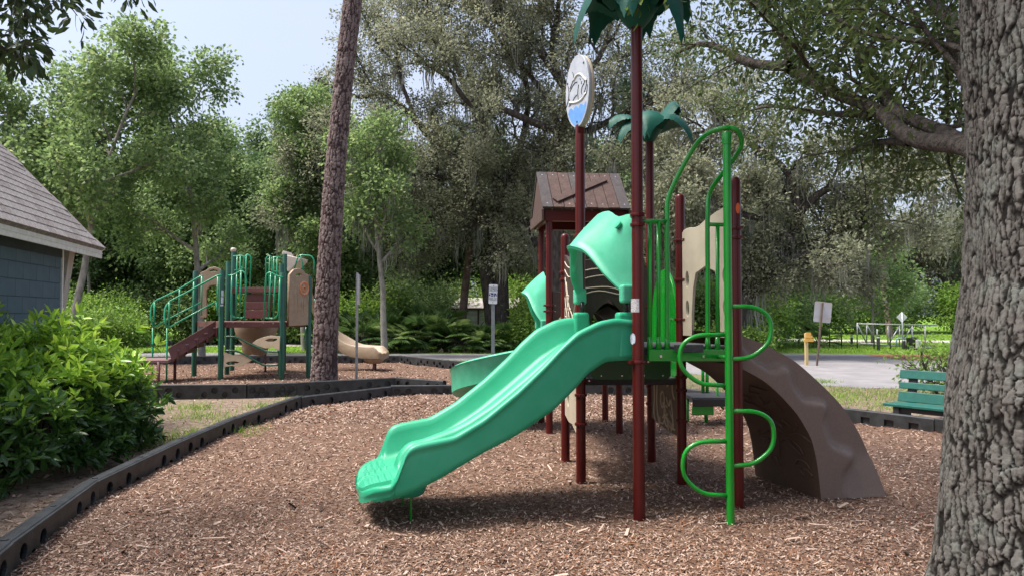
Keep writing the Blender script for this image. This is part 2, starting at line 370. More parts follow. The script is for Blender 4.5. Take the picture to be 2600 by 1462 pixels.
def grass():
    x, y = scatter_px(150000, 838, 1010, x0=-300, x1=2900)
    ok = ~(in_poly(x, y, BED1) | in_poly(x, y, BED2) | in_poly(x, y, ROAD) | in_poly(x, y, PATH2) | in_poly(x, y, FARROAD)) & (y > 14)
    pt = np.sin(x * .9 + 1.7 * np.sin(y * .5)) + np.cos(y * .8 + x * .3) + RNG.normal(0, .6, len(x)); ok &= (pt > -.6) | (y > 23); x = x[ok]; y = y[ok]; n = len(x)
    k = np.clip(y / 22, .7, 2.0)
    tag(blades('lawn_grass', x, y, RNG.uniform(.03, .10, n) * k, RNG.uniform(.008, .02, n) * k, GRASS), 'short green grass of the verges and lawn', 'grass', kind='stuff')
    # scattered weeds and tufts beside the shrub and the border
    cs = [(-4.3, 9.0, .5), (-4.0, 9.6, .45), (-3.95, 10.6, .35), (-4.7, 11.2, .6), (-4.5, 8.6, .4), (-3.5, 9.6, .12), (-3.35, 9.75, .15), (-3.3, 9.3, .12), (-5.3, 12.2, .5), (-4.2, 12.4, .3), (-3.9, 13.0, .3), (6.4, 17.0, .5), (7.0, 16.9, .4), (5.7, 16.5, .4), (4.6, 13.6, .5), (5.4, 13.0, .6), (6.3, 12.2, .7), (6.0, 13.6, .8), (7.2, 13.4, .8), (-3.52, 6.3, .06), (-3.5, 6.0, .05)]
    X = []; Y = []
    for cx, cy, r in cs:
        m = int(520 * r); X.append(RNG.normal(cx, r * .5, m)); Y.append(RNG.normal(cy, r * .5, m))
    X = np.concatenate(X); Y = np.concatenate(Y); n = len(X)
    tag(blades('weed_grass', X, Y, RNG.uniform(.04, .15, n), RNG.uniform(.006, .014, n), GRASS, lean=.7), 'loose tufts of weedy grass by the black border and the verge', 'weeds', kind='stuff')
grass()

# ================================================================== black plastic border timbers
BLK = M('black_plastic', (.014, .015, .0165), (.032, .034, .037), scale=7, rough=.5, bump=.15, bscale=90, spec=.5, detail=8)
def me_to_mb(mb, me, Mx=None):
    vs = [(Mx @ v.co) if Mx is not None else v.co.copy() for v in me.vertices]
    mb.add(vs, [tuple(p.vertices) for p in me.polygons]); bpy.data.meshes.remove(me)
def timber_mesh(Lg, holes='round'):
    mb = MB(); h = .30; th = .022; W_ = .115
    if holes == 'round':
        hs = [ell(Lg * f, h - .105, .062, .062, 18) for f in (.10, .29, .71, .90)] + [ell(Lg * f, h - .185, .058, .058, 18) for f in (.195, .385, .615, .805)]
    else:
        hs = [[(Lg * f - .07, h - .17), (Lg * f + .07, h - .17), (Lg * f + .07, h - .075), (Lg * f - .07, h - .075)] for f in (.14, .32, .5, .68, .86)]
    outer = [(0.004, 0), (Lg - .004, 0), (Lg - .004, h - .012), (Lg - .016, h), (.016, h), (.004, h - .012)]
    for sgn in (-1, 1):
        me_to_mb(mb, plate_mesh('p', outer, hs, th, .004), frame((0, sgn * (W_ / 2 - th / 2), 0), (1, 0, 0), (0, 0, 1)))
    mb.box((Lg / 2, 0, h / 2 - .01), (Lg - .03, .05, h - .03))                      # core seen inside the holes
    # rounded top
    prof = [(-W_ / 2 + .001, h - .03), (-W_ / 2 + .006, h - .004), (-W_ / 2 + .02, h + .010), (-.02, h + .014), (.02, h + .014), (W_ / 2 - .02, h + .010), (W_ / 2 - .006, h - .004), (W_ / 2 - .001, h - .03)]
    mb.grid([[(x, y, z) for y, z in prof] for x in (.004, .02, Lg - .02, Lg - .004)])
    mb.lathe((Lg * .03, 0, h + .010), [(.022, 0), (.022, .010), (.012, .012)], 12); mb.lathe((Lg * .5, 0, h + .010), [(.02, 0), (.02, .009), (.01, .011)], 12)
    me = bpy.data.meshes.new('border_timber'); me.from_pydata(mb.v, [], mb.f); me.update(); me.materials.append(BLK); return me
TM = {}
def border(pts, top, label, holes='round', jig=.012):
    root = thing('playground_border', label, 'border', (pts[0][0], pts[0][1], 0))
    for i in range(len(pts) - 1):
        a = Vector((*pts[i], 0)); b = Vector((*pts[i + 1], 0)); Lg = (b - a).length
        n = max(1, round(Lg / 1.9)); d = (b - a) / n
        for k in range(n):
            key = (round(d.length, 1), holes)
            if key not in TM: TM[key] = timber_mesh(key[0], holes)
            o = bpy.data.objects.new('border_timber', TM[key]); link(o); o.parent = root
            p = a + d * k; tz = top - .31 + random.uniform(-jig, jig)
            R = Matrix.Rotation(math.atan2(d.y, d.x) + random.uniform(-.008, .008), 4, 'Z') @ Matrix.Rotation(random.uniform(-.006, .006), 4, 'Y')
            o.matrix_basis = Matrix.Translation(Vector((p.x, p.y, tz)) - root.location) @ R @ Matrix.Diagonal((d.length / key[0], 1, 1, 1))
    return root
border(LEFT_LINE, .205, 'black plastic border winding along the mulch beside the leafy shrub')
border(FAR_LINE[:4], .22, 'black plastic border behind the maroon-post play structure')
border(FAR_LINE[3:], .22, 'black plastic border with square slots in front of the green bench', holes='square')
border(FRONT2, .27, 'black plastic border in front of the dark green play structure')
border(BACK2, .26, 'black plastic border along the road behind the dark green play structure')

# ================================================================== block building on the left
WP = M('wall_paint', (.085, .125, .155), (.10, .145, .178), scale=3, rough=.75, bump=.35, bscale=120, spec=.25)
WPD = M('mortar_paint', (.072, .107, .135), rough=.85, spec=.2)
TRIM = M('white_trim', (.62, .60, .55), (.74, .72, .68), scale=14, rough=.6, spec=.3, detail=8)
SHG = M('shingle_grey', (.20, .18, .175), (.34, .31, .30), scale=22, rough=.9, bump=.4, bscale=160, spec=.15, detail=8)
SHG2 = M('shingle_brown', (.16, .14, .135), (.28, .25, .24), scale=22, rough=.9, bump=.4, bscale=160, spec=.15, detail=8)
FRZ = M('frieze_dark', (.028, .040, .050), (.036, .052, .063), scale=5, rough=.7, spec=.3)
def building():
    C0 = Vector((-5.98, 9.8, 0)); u = Vector((.23, -.97, 0)).normalized(); inn = Vector((-u.y * -1, u.x * -1, 0))   # u along the wall towards the camera
    inn = Vector((-.97, -.23, 0)).normalized(); out = -inn
    LW, DW, HT = 6.5, 5.0, 2.33
    root = thing('block_building', 'slate blue concrete block building with grey shingle roof and white trim', 'building', C0)
    Rz = math.atan2(u.y, u.x)
    RM = Matrix.Rotation(Rz, 4, 'Z')
    def B(a, d, z): return C0 + u * a + inn * d + Vector((0, 0, z))
    # backing walls (mortar plane recessed behind the blocks)
    mb = MB(); R3 = RM.to_3x3()
    # local box axes: x along u, y along left-hand normal of u
    def wb(mb, a0, a1, d0, d1, z0, z1): mb.box(B((a0 + a1) / 2, (d0 + d1) / 2, (z0 + z1) / 2), (a1 - a0, d1 - d0, z1 - z0), R3)
    wb(mb, .006, LW - .006, .006, .2, 0, HT); wb(mb, .006, LW - .006, DW - .2, DW - .006, 0, HT); wb(mb, .006, .2, .2, DW - .2, 0, HT); wb(mb, LW - .2, LW - .006, .2, DW - .2, 0, HT)
    wall = mb.build('wall', WPD, root)
    def blk(Lb):
        m_ = MB(); m_.box((Lb / 2, 0, .0966), (Lb - .006, .03, .1972 - .006)); me = bpy.data.meshes.new('concrete_block')
        bm = bmesh.new(); bmv = [bm.verts.new(p) for p in m_.v]; [bm.faces.new([bmv[i] for i in f]) for f in m_.f]
        bmesh.ops.bevel(bm, geom=bm.edges[:], offset=.004, segments=1, affect='EDGES'); bm.to_mesh(me); bm.free(); me.materials.append(WP); return me
    full, half = blk(.4064), blk(.2032)
    for r in range(12):
        a = 0.0; first = True
        while a < 3.0:
            me = half if (first and r % 2) else full; first = False
            o = bpy.data.objects.new('concrete_block', me); link(o); hook(o, wall)
            p = B(a, .012, r * .1972 - .06 + .04)
            o.matrix_basis = Matrix.Translation(p) @ RM; a += .2032 if me is half else .4064
    # frieze, corner trim
    m_ = MB(); wb(m_, .0, LW, -.012, .0, HT - .04, HT + .14); m_.build('frieze_board', FRZ, root)
    m_ = MB(); wb(m_, -.045, .0, -.02, .06, .85, HT + .14); m_.build('corner_trim', TRIM, root)
    # roof: eave line overhangs the wall by .28 and the gable end by .95
    ez = 2.50; ov = .27; oh = .93; pitch = math.radians(47); ce, se = math.cos(pitch), math.sin(pitch)
    half_d = DW / 2 + ov; SL = half_d / ce
    sd = Vector((inn.x * ce, inn.y * ce, se)); nn = (-inn * se + Vector((0, 0, ce)))
    e0 = B(-oh, -ov, ez)
    m_ = MB()
    for side in (0, 1):
        if side == 0: o_, d_, n_ = e0, sd, nn
        else:
            o_ = B(-oh, DW + ov, ez); d_ = Vector((-inn.x * ce, -inn.y * ce, se)); n_ = (inn * se + Vector((0, 0, ce)))
        q = [o_, o_ + u * (LW + oh + .5), o_ + u * (LW + oh + .5) + d_ * SL, o_ + d_ * SL]
        m_.add([p for p in q] + [p - n_ * .05 for p in q], [(0, 1, 2, 3), (4, 7, 6, 5), (0, 4, 5, 1), (1, 5, 6, 2), (3, 2, 6, 7), (0, 3, 7, 4)])
    roof = m_.build('roof', SHG2, root)
    shm = []
    for mt in (SHG, SHG2, SHG):
        s_ = MB(); wd = .305; ex = .142
        s_.add([(0.003, -.004, .012), (wd - .003, -.004, .012), (wd - .003, ex + .05, .0035), (.003, ex + .05, .0035), (.003, -.004, .002), (wd - .003, -.004, .002), (wd - .003, ex + .05, .001), (.003, ex + .05, .001)],
               [(0, 1, 2, 3), (4, 7, 6, 5), (0, 4, 5, 1), (1, 5, 6, 2), (3, 2, 6, 7), (0, 3, 7, 4)])
        me = bpy.data.meshes.new('shingle'); me.from_pydata(s_.v, [], s_.f); me.materials.append(mt); shm.append(me)
    FR = Matrix(((u.x, sd.x, nn.x, 0), (u.y, sd.y, nn.y, 0), (u.z, sd.z, nn.z, 0), (0, 0, 0, 1)))
    for r in range(19):
        off = -.15 * (r % 2) - .05 * (r % 3); k = 0
        while off + k * .305 < 4.1:
            a = off + k * .305; k += 1
            if a < -.01: continue
            o = bpy.data.objects.new('shingle', random.choice(shm)); link(o); hook(o, roof)
            o.matrix_basis = Matrix.Translation(e0 + u * a + sd * (r * .142) + nn * .002) @ FR
    m_ = MB(); m_.box(e0 + u * (LW + oh + .5) / 2 - nn * .052 + Vector((0, 0, -.045)) + inn * .012, (LW + oh + .5, .024, .13), R3); m_.build('fascia_board', TRIM, root)
    m_ = MB()                                          # soffit under the eave and rake board at the gable end
    for a0, a1, d0, d1 in ((-oh, LW + .5, -ov + .03, 0.05),): wb(m_, a0, a1, d0, d1, ez - .085, ez - .07)
    m_.build('soffit', TRIM, root)
    m_ = MB(); q = [e0 + nn * -.01 - u * .004, e0 + sd * SL + nn * -.01 - u * .004]; hh = nn * .16
    m_.add([q[0], q[1], q[1] - hh, q[0] - hh] + [p + u * -.022 for p in (q[0], q[1], q[1] - hh, q[0] - hh)], [(0, 1, 2, 3), (7, 6, 5, 4), (0, 4, 5, 1), (1, 5, 6, 2), (2, 6, 7, 3), (3, 7, 4, 0)]); m_.build('rake_board', TRIM, root)
    # gable infill and bracket
    m_ = MB(); g = [B(.02, 0, HT), B(.02, DW, HT), B(.02, DW / 2, HT + DW / 2 * math.tan(pitch))]; m_.add(g + [p + u * .05 for p in g], [(0, 1, 2), (5, 4, 3), (0, 3, 4, 1), (1, 4, 5, 2), (2, 5, 3, 0)]); m_.build('gable', FRZ, root)
    br = MB(); p0 = B(-.03, .02, 1.15); p1 = B(-.62, .02, HT + .12); d = p1 - p0
    br.add([p0 + Vector((0, 0, -.10)), p1 + Vector((0, 0, -.0)), p1 + u * .22, p0 + Vector((0, 0, .25)), ] + [p + inn * .09 for p in (p0 + Vector((0, 0, -.10)), p1, p1 + u * .22, p0 + Vector((0, 0, .25)))], [(0, 1, 2, 3), (7, 6, 5, 4), (0, 4, 5, 1), (1, 5, 6, 2), (2, 6, 7, 3), (3, 7, 4, 0)])
    br.build('roof_bracket', M('bracket_wood', (.33, .29, .26), (.45, .41, .37), scale=9, rough=.75, stretch=(1, 1, .3)), root)
building()
# ================================================================== play structure with maroon posts
MAROON = M('maroon_paint', (.068, .0055, .005), (.085, .008, .0065), scale=3, rough=.30, spec=.35)
GREENP = M('green_paint', (.004, .235, .016), (.006, .265, .022), scale=4, rough=.25, spec=.5, coat=.25)
DGREENP = M('dark_green_paint', (.004, .075, .012), rough=.35)
PLAST = M('slide_plastic', (.018, .34, .175), (.055, .40, .235), c3=(.13, .47, .32), scale=3.2, rough=.44, bump=.06, bscale=260, spec=.45, detail=9, lo=.35, hi=.75)
HOODP = M('hood_plastic', (.06, .40, .235), (.09, .46, .29), c3=(.16, .51, .35), scale=6, rough=.42, bump=.08, bscale=240, spec=.4, detail=9)
TEALP = M('palm_plastic', (.003, .072, .052), (.005, .09, .066), scale=6, rough=.55, spec=.3, bump=.1, bscale=120)
BEIGE = M('beige_plastic', (.40, .345, .26), (.46, .40, .305), scale=6, rough=.5, detail=6)
DBROWN = M('dark_brown_plastic', (.035, .024, .018), (.05, .035, .026), scale=30, rough=.5, bump=.1, bscale=200)
CREAM = M('cream_line', (.50, .43, .33), rough=.55)
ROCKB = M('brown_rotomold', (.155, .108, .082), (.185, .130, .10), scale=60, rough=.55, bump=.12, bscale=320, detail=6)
ROCKD = M('brown_rotomold_shaded', (.075, .045, .030), (.095, .058, .040), scale=50, rough=.55, bump=.12, bscale=320)  # climber brown with the shade of its underside put into the colour
DECK = M('deck_vinyl', (.030, .031, .034), (.045, .046, .05), scale=40, rough=.55, bump=.5, bscale=140)
DECKTOP = M('deck_top', (.055, .057, .062), (.20, .205, .215), scale=120, rough=.45, bump=.6, bscale=200, lo=.52, hi=.6)
BLKM = M('black_metal', (.012, .012, .013), rough=.35)
STEEL = M('bolt_steel', (.62, .62, .63), rough=.25, metal=.9)
PALE = M('sticker_pale', (.55, .55, .56), (.25, .23, .24), scale=160, rough=.5, detail=2, lo=.45, hi=.6)
PALE2 = M('sticker_blue_grey', (.48, .54, .60), (.30, .36, .43), scale=90, rough=.4, detail=2, lo=.45, hi=.62)
ORNG = M('orange_plastic', (.72, .12, .02), rough=.4)
PS = thing('play_structure', 'maroon-post play structure with green double slide, plank roof and palm tree tops', 'play structure', (1.1, 8.0, 0))
POSTS = {1: (.954, 5.612), 2: (.622, 6.723), 3: (1.793, 5.925), 4: (1.542, 6.769), 5: (.549, 7.652), 6: (1.451, 7.753), 7: (.478, 9.527), 8: (1.387, 9.62), 9: (.417, 10.48), 10: (1.317, 10.52)}
PTOP = {1: 3.80, 2: 3.19, 3: 2.65, 4: 2.65, 5: 2.38, 6: 3.42, 7: 2.80, 8: 2.80, 9: 2.80, 10: 2.80}
PR = .0445
def P3(k, z=0.0): return Vector((*POSTS[k], z))
POST = {}
for k in POSTS:
    zt = PTOP[k]; prof = [(PR, -.3), (PR, zt - .045)]
    if k in (3, 4, 5): prof += [(PR * .97, zt - .03), (PR * .85, zt - .014), (PR * .6, zt - .003), (PR * .2, zt)]
    else: prof += [(PR * .96, zt)]
    POST[k] = MB().lathe(P3(k), prof, 20).build('post', MAROON, PS, smooth=True, angle=50)
def clamp(k, z, towards, double=True):
    d = (Vector((*towards, 0)) - P3(k)).normalized(); c = P3(k, z)
    for dz in ((0, -.075) if double else (0,)):
        mb = MB(); mb.lathe(P3(k, z + dz), [(PR + .001, -.014), (PR + .010, -.012), (PR + .013, 0), (PR + .010, .012), (PR + .001, .014)], 20)
        Rm = Matrix.Rotation(math.atan2(d.y, d.x), 3, 'Z'); mb.box(c + d * (PR + .03) + Vector((0, 0, dz)), (.05, .03, .024), Rm); mb.box(c - d * (PR + .018) + Vector((0, 0, dz)), (.024, .05, .022), Rm)
        cl = mb.build('clamp', MAROON, POST[k], smooth=True, angle=40)
        MB().box(c + d * (PR + .03) + Vector((0, 0, dz)) + Vector((-d.y, d.x, 0)) * -.017, (.012, .008, .012), Rm).build('bolt', STEEL, POST[k])
for k, z, t in ((1, 2.30, 2), (2, 2.26, 1), (3, 2.235, 4), (4, 2.22, 3), (5, 1.98, 2), (5, .72, 2), (2, .82, 5), (2, .56, 5), (4, .86, 6), (4, .585, 6), (6, .80, 4), (6, .62, 4), (7, 1.66, 8), (6, 1.62, 5)):
    clamp(k, z, POSTS[t], double=(k, z) in ((1, 2.30), (3, 2.235), (5, 1.98), (7, 1.66)))
for k, z, t in ((1, 1.19, 3), (3, 1.19, 1), (4, 1.86, 3), (4, 1.5, 3), (4, .98, 6), (2, .95, 4)): clamp(k, z, POSTS[t], double=False)
# decks
def deck(keys, z, inset=.0):
    c = sum((P3(k) for k in keys), Vector()) / len(keys)
    q = [c + (P3(k) - c) * (1 - inset) for k in keys]
    mb = MB(); n = len(q)
    mb.add([Vector((p.x, p.y, z - .065)) for p in q] + [Vector((p.x, p.y, z - .004)) for p in q], [tuple(range(n))[::-1], tuple(range(n, 2 * n))] + [(i, (i + 1) % n, n + (i + 1) % n, n + i) for i in range(n)])
    d_ = mb.build('deck', DECK, PS, bevel=.008)
    q2 = [c + (P3(k) - c) * (1 - inset - .02) for k in keys]
    MB().add([Vector((p.x, p.y, z)) for p in q2] + [Vector((p.x, p.y, z - .01)) for p in q2], [tuple(range(n)), tuple(range(n, 2 * n))[::-1]] + [(i, n + i, n + (i + 1) % n, (i + 1) % n) for i in range(n)]).build('deck_surface', DECKTOP, d_)
deck((1, 3, 4, 2), 1.30, .06); deck((2, 4, 6, 5), .97, .06); deck((7, 8, 10, 9), .95, .06)
# riser plate between the two near decks
def wallplate(name, a, b, z0, z1, mat, th=.014, inset=.05, off=0.0, round_=.03, parent=None, holes=(), outer=None):
    A = P3(a); B_ = P3(b); u = (B_ - A).normalized(); Lg = (B_ - A).length - 2 * inset
    o = A + u * inset + Vector((0, 0, z0)) + Vector((-u.y, u.x, 0)) * off; h = z1 - z0
    if outer is None: outer = [(round_, 0), (Lg - round_, 0), (Lg, round_), (Lg, h - round_), (Lg - round_, h), (round_, h), (0, h - round_), (0, round_)]
    return plate(name, frame(o, u, (0, 0, 1)), outer, holes, th, mat, parent or PS, .002), o, u, Lg
rp_, o_, u_, L_ = wallplate('riser_panel', 2, 4, .96, 1.235, DGREENP, inset=.1)
for f in (.12, .38, .66, .9): MB().lathe(o_ + u_ * L_ * f + Vector((0, -.012, .035)), [(.012, -.006), (.012, .006)], 10).build('bolt', STEEL, rp_)
# ---------------------------------------------------------------- double slide
u12 = (P3(2) - P3(1)).normalized(); SD = Vector((-u12.y, u12.x, 0))            # SD points down the slide
W0 = (P3(2) - P3(1)).length - .17; S0 = P3(1) + u12 * .085
def interp(x, tab): return float(np.interp(x, [t[0] for t in tab], [t[1] for t in tab]))
RIM = [(-.03, 1.505), (.15, 1.52), (.28, 1.495), (.46, 1.415), (.60, 1.295), (.72, 1.175), (.93, .99), (1.185, .80), (1.40, .685), (1.6, .655), (1.69, .64), (1.745, .60), (1.775, .50), (1.82, .38), (1.90, .34), (1.96, .325), (2.0, .30), (2.035, .255)]
BEDZ = [(-.03, 1.31), (.12, 1.30), (.25, 1.265), (.45, 1.15), (.7, .945), (1.0, .715), (1.3, .535), (1.55, .425), (1.7, .385), (1.85, .355), (1.95, .33), (2.0, .295), (2.035, .25)]
UND = [(-.03, 1.20), (.22, 1.19), (.37, 1.10), (.46, 1.00), (.64, .84), (.93, .665), (1.185, .55), (1.35, .465), (1.5, .385), (1.7, .30), (1.85, .255), (1.96, .235), (2.035, .24)]
def smooth_tab(tab):
    xs = np.linspace(tab[0][0], tab[-1][0], 140); ys = np.interp(xs, [t[0] for t in tab], [t[1] for t in tab])
    k = np.array([1, 2, 3, 2, 1.]); k /= k.sum(); yp = np.pad(ys, 2, mode='edge'); ys = np.convolve(yp, k, 'valid'); return list(zip(xs, ys))
RIM, BEDZ, UND = smooth_tab(RIM), smooth_tab(BEDZ), smooth_tab(UND)
def slide_part():
    ss = list(np.linspace(-.03, 1.70, 62)) + list(np.linspace(1.71, 2.032, 64)); rows = []
    for s in ss:
        zr, zb, zu = interp(s, RIM), interp(s, BEDZ), interp(s, UND)
        t = min(1, max(0, (s - 1.66) / .375)); nar = (1 - t ** 3.0) ** (1 / 3.0)
        zr = max(zr, zb + .012)
        dv = (.12 + .05 * max(0, min(1, (s - 1.2) / .4))) * max(0.0, min(1, (s - .02) / .25)) * math.sqrt(max(0.0, 1 - max(0, min(1, (s - 1.62) / .13)) ** 2)); dvz = zb + dv
        rib = .0065 * math.sin((s - 1.80) * 2 * math.pi / .046) if 1.80 < s < 1.985 else 0.0
        half = [(.02, zu), (.004, zu + .05), (.0, zr - .085), (-.004, zr - .052), (-.018, zr - .044), (-.024, zr - .03), (-.018, zr - .01), (.0, zr), (.03, zr - .002), (.05, zr - .02), (.062, zr - .06 if zr - .06 > zb + .03 else zb + .03), (.082, zb + .05 if zr > zb + .1 else zb + .02), (.105, zb + .02), (.14, zb + .004 + rib * .6), (.22, zb + rib), (.32, zb + .002 + rib), (.385, zb + .015 + rib), (.415, zb + .04 if dv > .05 else zb + .01 + rib), (.435, zb + dv * .75 + rib * .5), (.455, dvz - .006 * (dv > .02)), (.5, dvz)]
        full = half + [(1 - a, z) for a, z in half[-2::-1]] + [(.75, zu - .004), (.5, zu - .004), (.25, zu - .004)]
        rows.append([S0 + u12 * (W0 * (.5 + (a - .5) * nar)) + SD * s + Vector((0, 0, z)) for a, z in full])
    mb = MB(); mb.grid(rows, wrap=True); n = len(rows[0]); m = len(rows)
    mb.f.append(tuple(range(n))); mb.f.append(tuple(range((m - 1) * n, m * n))[::-1])
    sl = mb.build('slide', PLAST, PS, smooth=True, angle=80)
    # upright end collars beside the posts, bolted rims
    for a in (.0, 1.0):
        c = S0 + u12 * (W0 * a + (.045 if a == 0 else -.045)) + Vector((0, 0, 0)); Rm = Matrix.Rotation(math.atan2(SD.y, SD.x), 3, 'Z')
        MB().box(c + SD * .05 + Vector((0, 0, 1.39)), (.14, .09, .35), Rm).build('slide_collar', PLAST, sl, bevel=.025, seg=3)
        MB().tube([c + SD * .035 + Vector((0, 0, 1.55)), c + SD * .035 + Vector((0, 0, 1.66))], .02, 10).build('hood_support', BLKM, sl, smooth=True)
    # moulded foot under the exit and green strap
    fr = []
    for k, (hw, hl, z) in enumerate(((.30, .17, .30), (.29, .165, .25), (.26, .15, .215), (.20, .12, .205))):
        c = S0 + u12 * W0 * .5 + SD * 1.68; fr.append([c + u12 * (hw * math.cos(t)) + SD * (hl * math.sin(t)) + Vector((0, 0, z)) for t in np.linspace(0, 2 * math.pi, 24, endpoint=False)])
    mb = MB(); mb.grid(fr, wrap=True); mb.f.append(tuple(range(24 * 3, 24 * 4))); mb.build('slide_foot', PLAST, sl, smooth=True, angle=60)
    c = S0 + u12 * W0 * .30 + SD * 1.66; Rm = Matrix.Rotation(math.atan2(SD.y, SD.x), 3, 'Z')
    MB().box(c + Vector((0, 0, .09)), (.012, .06, .30), Rm).build('slide_leg', GREENP, sl, bevel=.004); MB().box(c + u12 * W0 * .4 + Vector((0, 0, .09)), (.012, .06, .30), Rm).build('slide_leg', GREENP, sl, bevel=.004)
    return sl
slide_part()
# hoods over the slide mouths
def hood(A, B_, out, zbase, ztop, zlip, proj, name='slide_hood'):
    u = (B_ - A).normalized(); Wd = (B_ - A).length; mid = (A + B_) / 2; N = 40; back = []; front = []; lip = []
    rows = [[] for _ in range(9)]
    fk = [(-.47, .05, zbase), (-.45, .06, zbase + .07), (-.34, proj * .5, zbase + (zlip - zbase) * .47), (-.16, proj * .74, zbase + (zlip - zbase) * .87), (-.06, proj * .95, zlip - .01), (0, proj, zlip)]
    bk = [(-.5, .0, zbase), (-.5, .0, zbase + .2), (-.5, .0, ztop - .28), (-.47, .01, ztop - .09), (-.27, .02, ztop - .075), (-.13, .03, ztop - .012), (0, .03, ztop)]
    def half(k): q = smooth_path([Vector(p) for p in k], 8); return q
    def resamp(q, m):
        L2 = [0]
        for i in range(1, len(q)): L2.append(L2[-1] + (q[i] - q[i - 1]).length)
        return [Vector([float(np.interp(t * L2[-1], L2, [p[c] for p in q])) for c in range(3)]) for t in np.linspace(0, 1, m)]
    hf = resamp(half(fk), 21); hb = resamp(half(bk), 21)
    F2 = hf + [Vector((-p.x, p.y, p.z)) for p in hf[-2::-1]]; B3 = hb + [Vector((-p.x, p.y, p.z)) for p in hb[-2::-1]]
    for b, f in zip(B3, F2):
        wb = mid + u * (Wd * b.x) + out * b.y + Vector((0, 0, b.z)); wf = mid + u * (Wd * f.x) + out * f.y + Vector((0, 0, f.z))
        for j in range(9):
            t = j / 8; q = wb.lerp(wf, t); q.z += .018 * math.sin(math.pi * t) * (1 - abs(b.x) * 2); rows[j].append(q)
    # rolled lip
    lipr = [p + out * .022 + Vector((0, 0, -.004)) for p in rows[-1]]; lipd = [p + out * .010 + Vector((0, 0, -.03)) for p in rows[-1]]
    inner = []
    cen = mid + Vector((0, 0, zbase + .15))
    for r in (rows[-1], rows[5], rows[1]): inner.append([p + (cen - p).normalized() * .028 for p in r])
    mb = MB(); mb.grid(rows + [lipr, lipd] + inner, closed=True)
    h = mb.build(name, HOODP, PS, smooth=True, angle=65)
    for s_, p in ((-1, A), (1, B_)):
        MB().box(p - u * (.045 * s_) * 1 + out * .045 + Vector((0, 0, zbase - .0 + .05)), (.11, .075, .14), Matrix.Rotation(math.atan2(out.y, out.x), 3, 'Z')).build('hood_leg', HOODP, h, bevel=.02, seg=3)
    return h
hd = hood(P3(1) + u12 * .05, P3(2) - u12 * .05, SD, 1.655, 2.40, 2.115, .325)
o_ = PL(1573, 578, P3(1) + u12 * .1 + SD * .02, SD)
MB().tube([P3(1) + u12 * .17 + SD * .075 + Vector((0, 0, 2.235)), P3(1) + u12 * .17 + SD * .088 + Vector((0, 0, 2.245))], .032, 18).build('emblem_disc', PLAST, hd, smooth=True, angle=50)
d79 = (P3(9) - P3(7)).normalized(); OUT2 = Vector((-d79.y, d79.x, 0))
hood(P3(7) + d79 * .05, P3(9) - d79 * .05, OUT2, 1.36, 2.12, 1.85, .31)
# curved single slide from the roofed deck
def curved_slide():
    m0 = (P3(7) + P3(9)) / 2; path = []; zs = []
    cen = Vector((.20, 10.68, 0)); R = .66
    path.append((m0 + OUT2 * -.02, OUT2)); path.append((Vector((.30, 10.02, 0)), Vector((-1, 0, 0))))
    for k in range(17):
        a = math.radians(270 - 150 * k / 16); path.append((cen + Vector((math.cos(a), math.sin(a), 0)) * R, Vector((math.sin(a), -math.cos(a), 0))))
    s = 0; acc = [0]
    for i in range(1, len(path)): s += (path[i][0] - path[i - 1][0]).length; acc.append(s)
    tot = acc[-1]; rows = []
    for (p, d), a in zip(path, acc):
        t = a / tot; zb = .95 - .72 * (t ** 1.15) if t < .85 else .95 - .72 * (.85 ** 1.15) - .10 * (t - .85) / .15 * .6
        rim = .24 if t < .82 else .24 - .16 * (t - .82) / .18
        side = Vector((-d.y, d.x, 0))      # left of travel = towards the turning centre
        prof = [(.40, zb - .10), (.42, zb + rim - .04), (.435, zb + rim - .02), (.40, zb + rim), (.36, zb + rim - .03), (.32, zb + .06), (.2, zb + .01), (0, zb), (-.2, zb + .01), (-.32, zb + .06), (-.36, zb + rim * 1.05 - .03), (-.40, zb + rim * 1.05), (-.435, zb + rim * 1.05 - .02), (-.42, zb + rim - .04), (-.40, zb - .10), (0, zb - .14)]
        rows.append([p + side * w_ + Vector((0, 0, z)) for w_, z in prof])
    mb = MB(); mb.grid(rows, wrap=True); n = len(rows[0]); m = len(rows); mb.f.append(tuple(range(n))); mb.f.append(tuple(range((m - 1) * n, m * n))[::-1])
    o = mb.build('curved_slide', HOODP, PS, smooth=True, angle=60); o['label'] = 'pale green curved slide behind the double slide'
    e = path[-2][0]; MB().tube([Vector((e.x, e.y, -.2)), Vector((e.x, e.y, .24))], .03, 10).build('slide_leg', GREENP, o, smooth=True)
curved_slide()
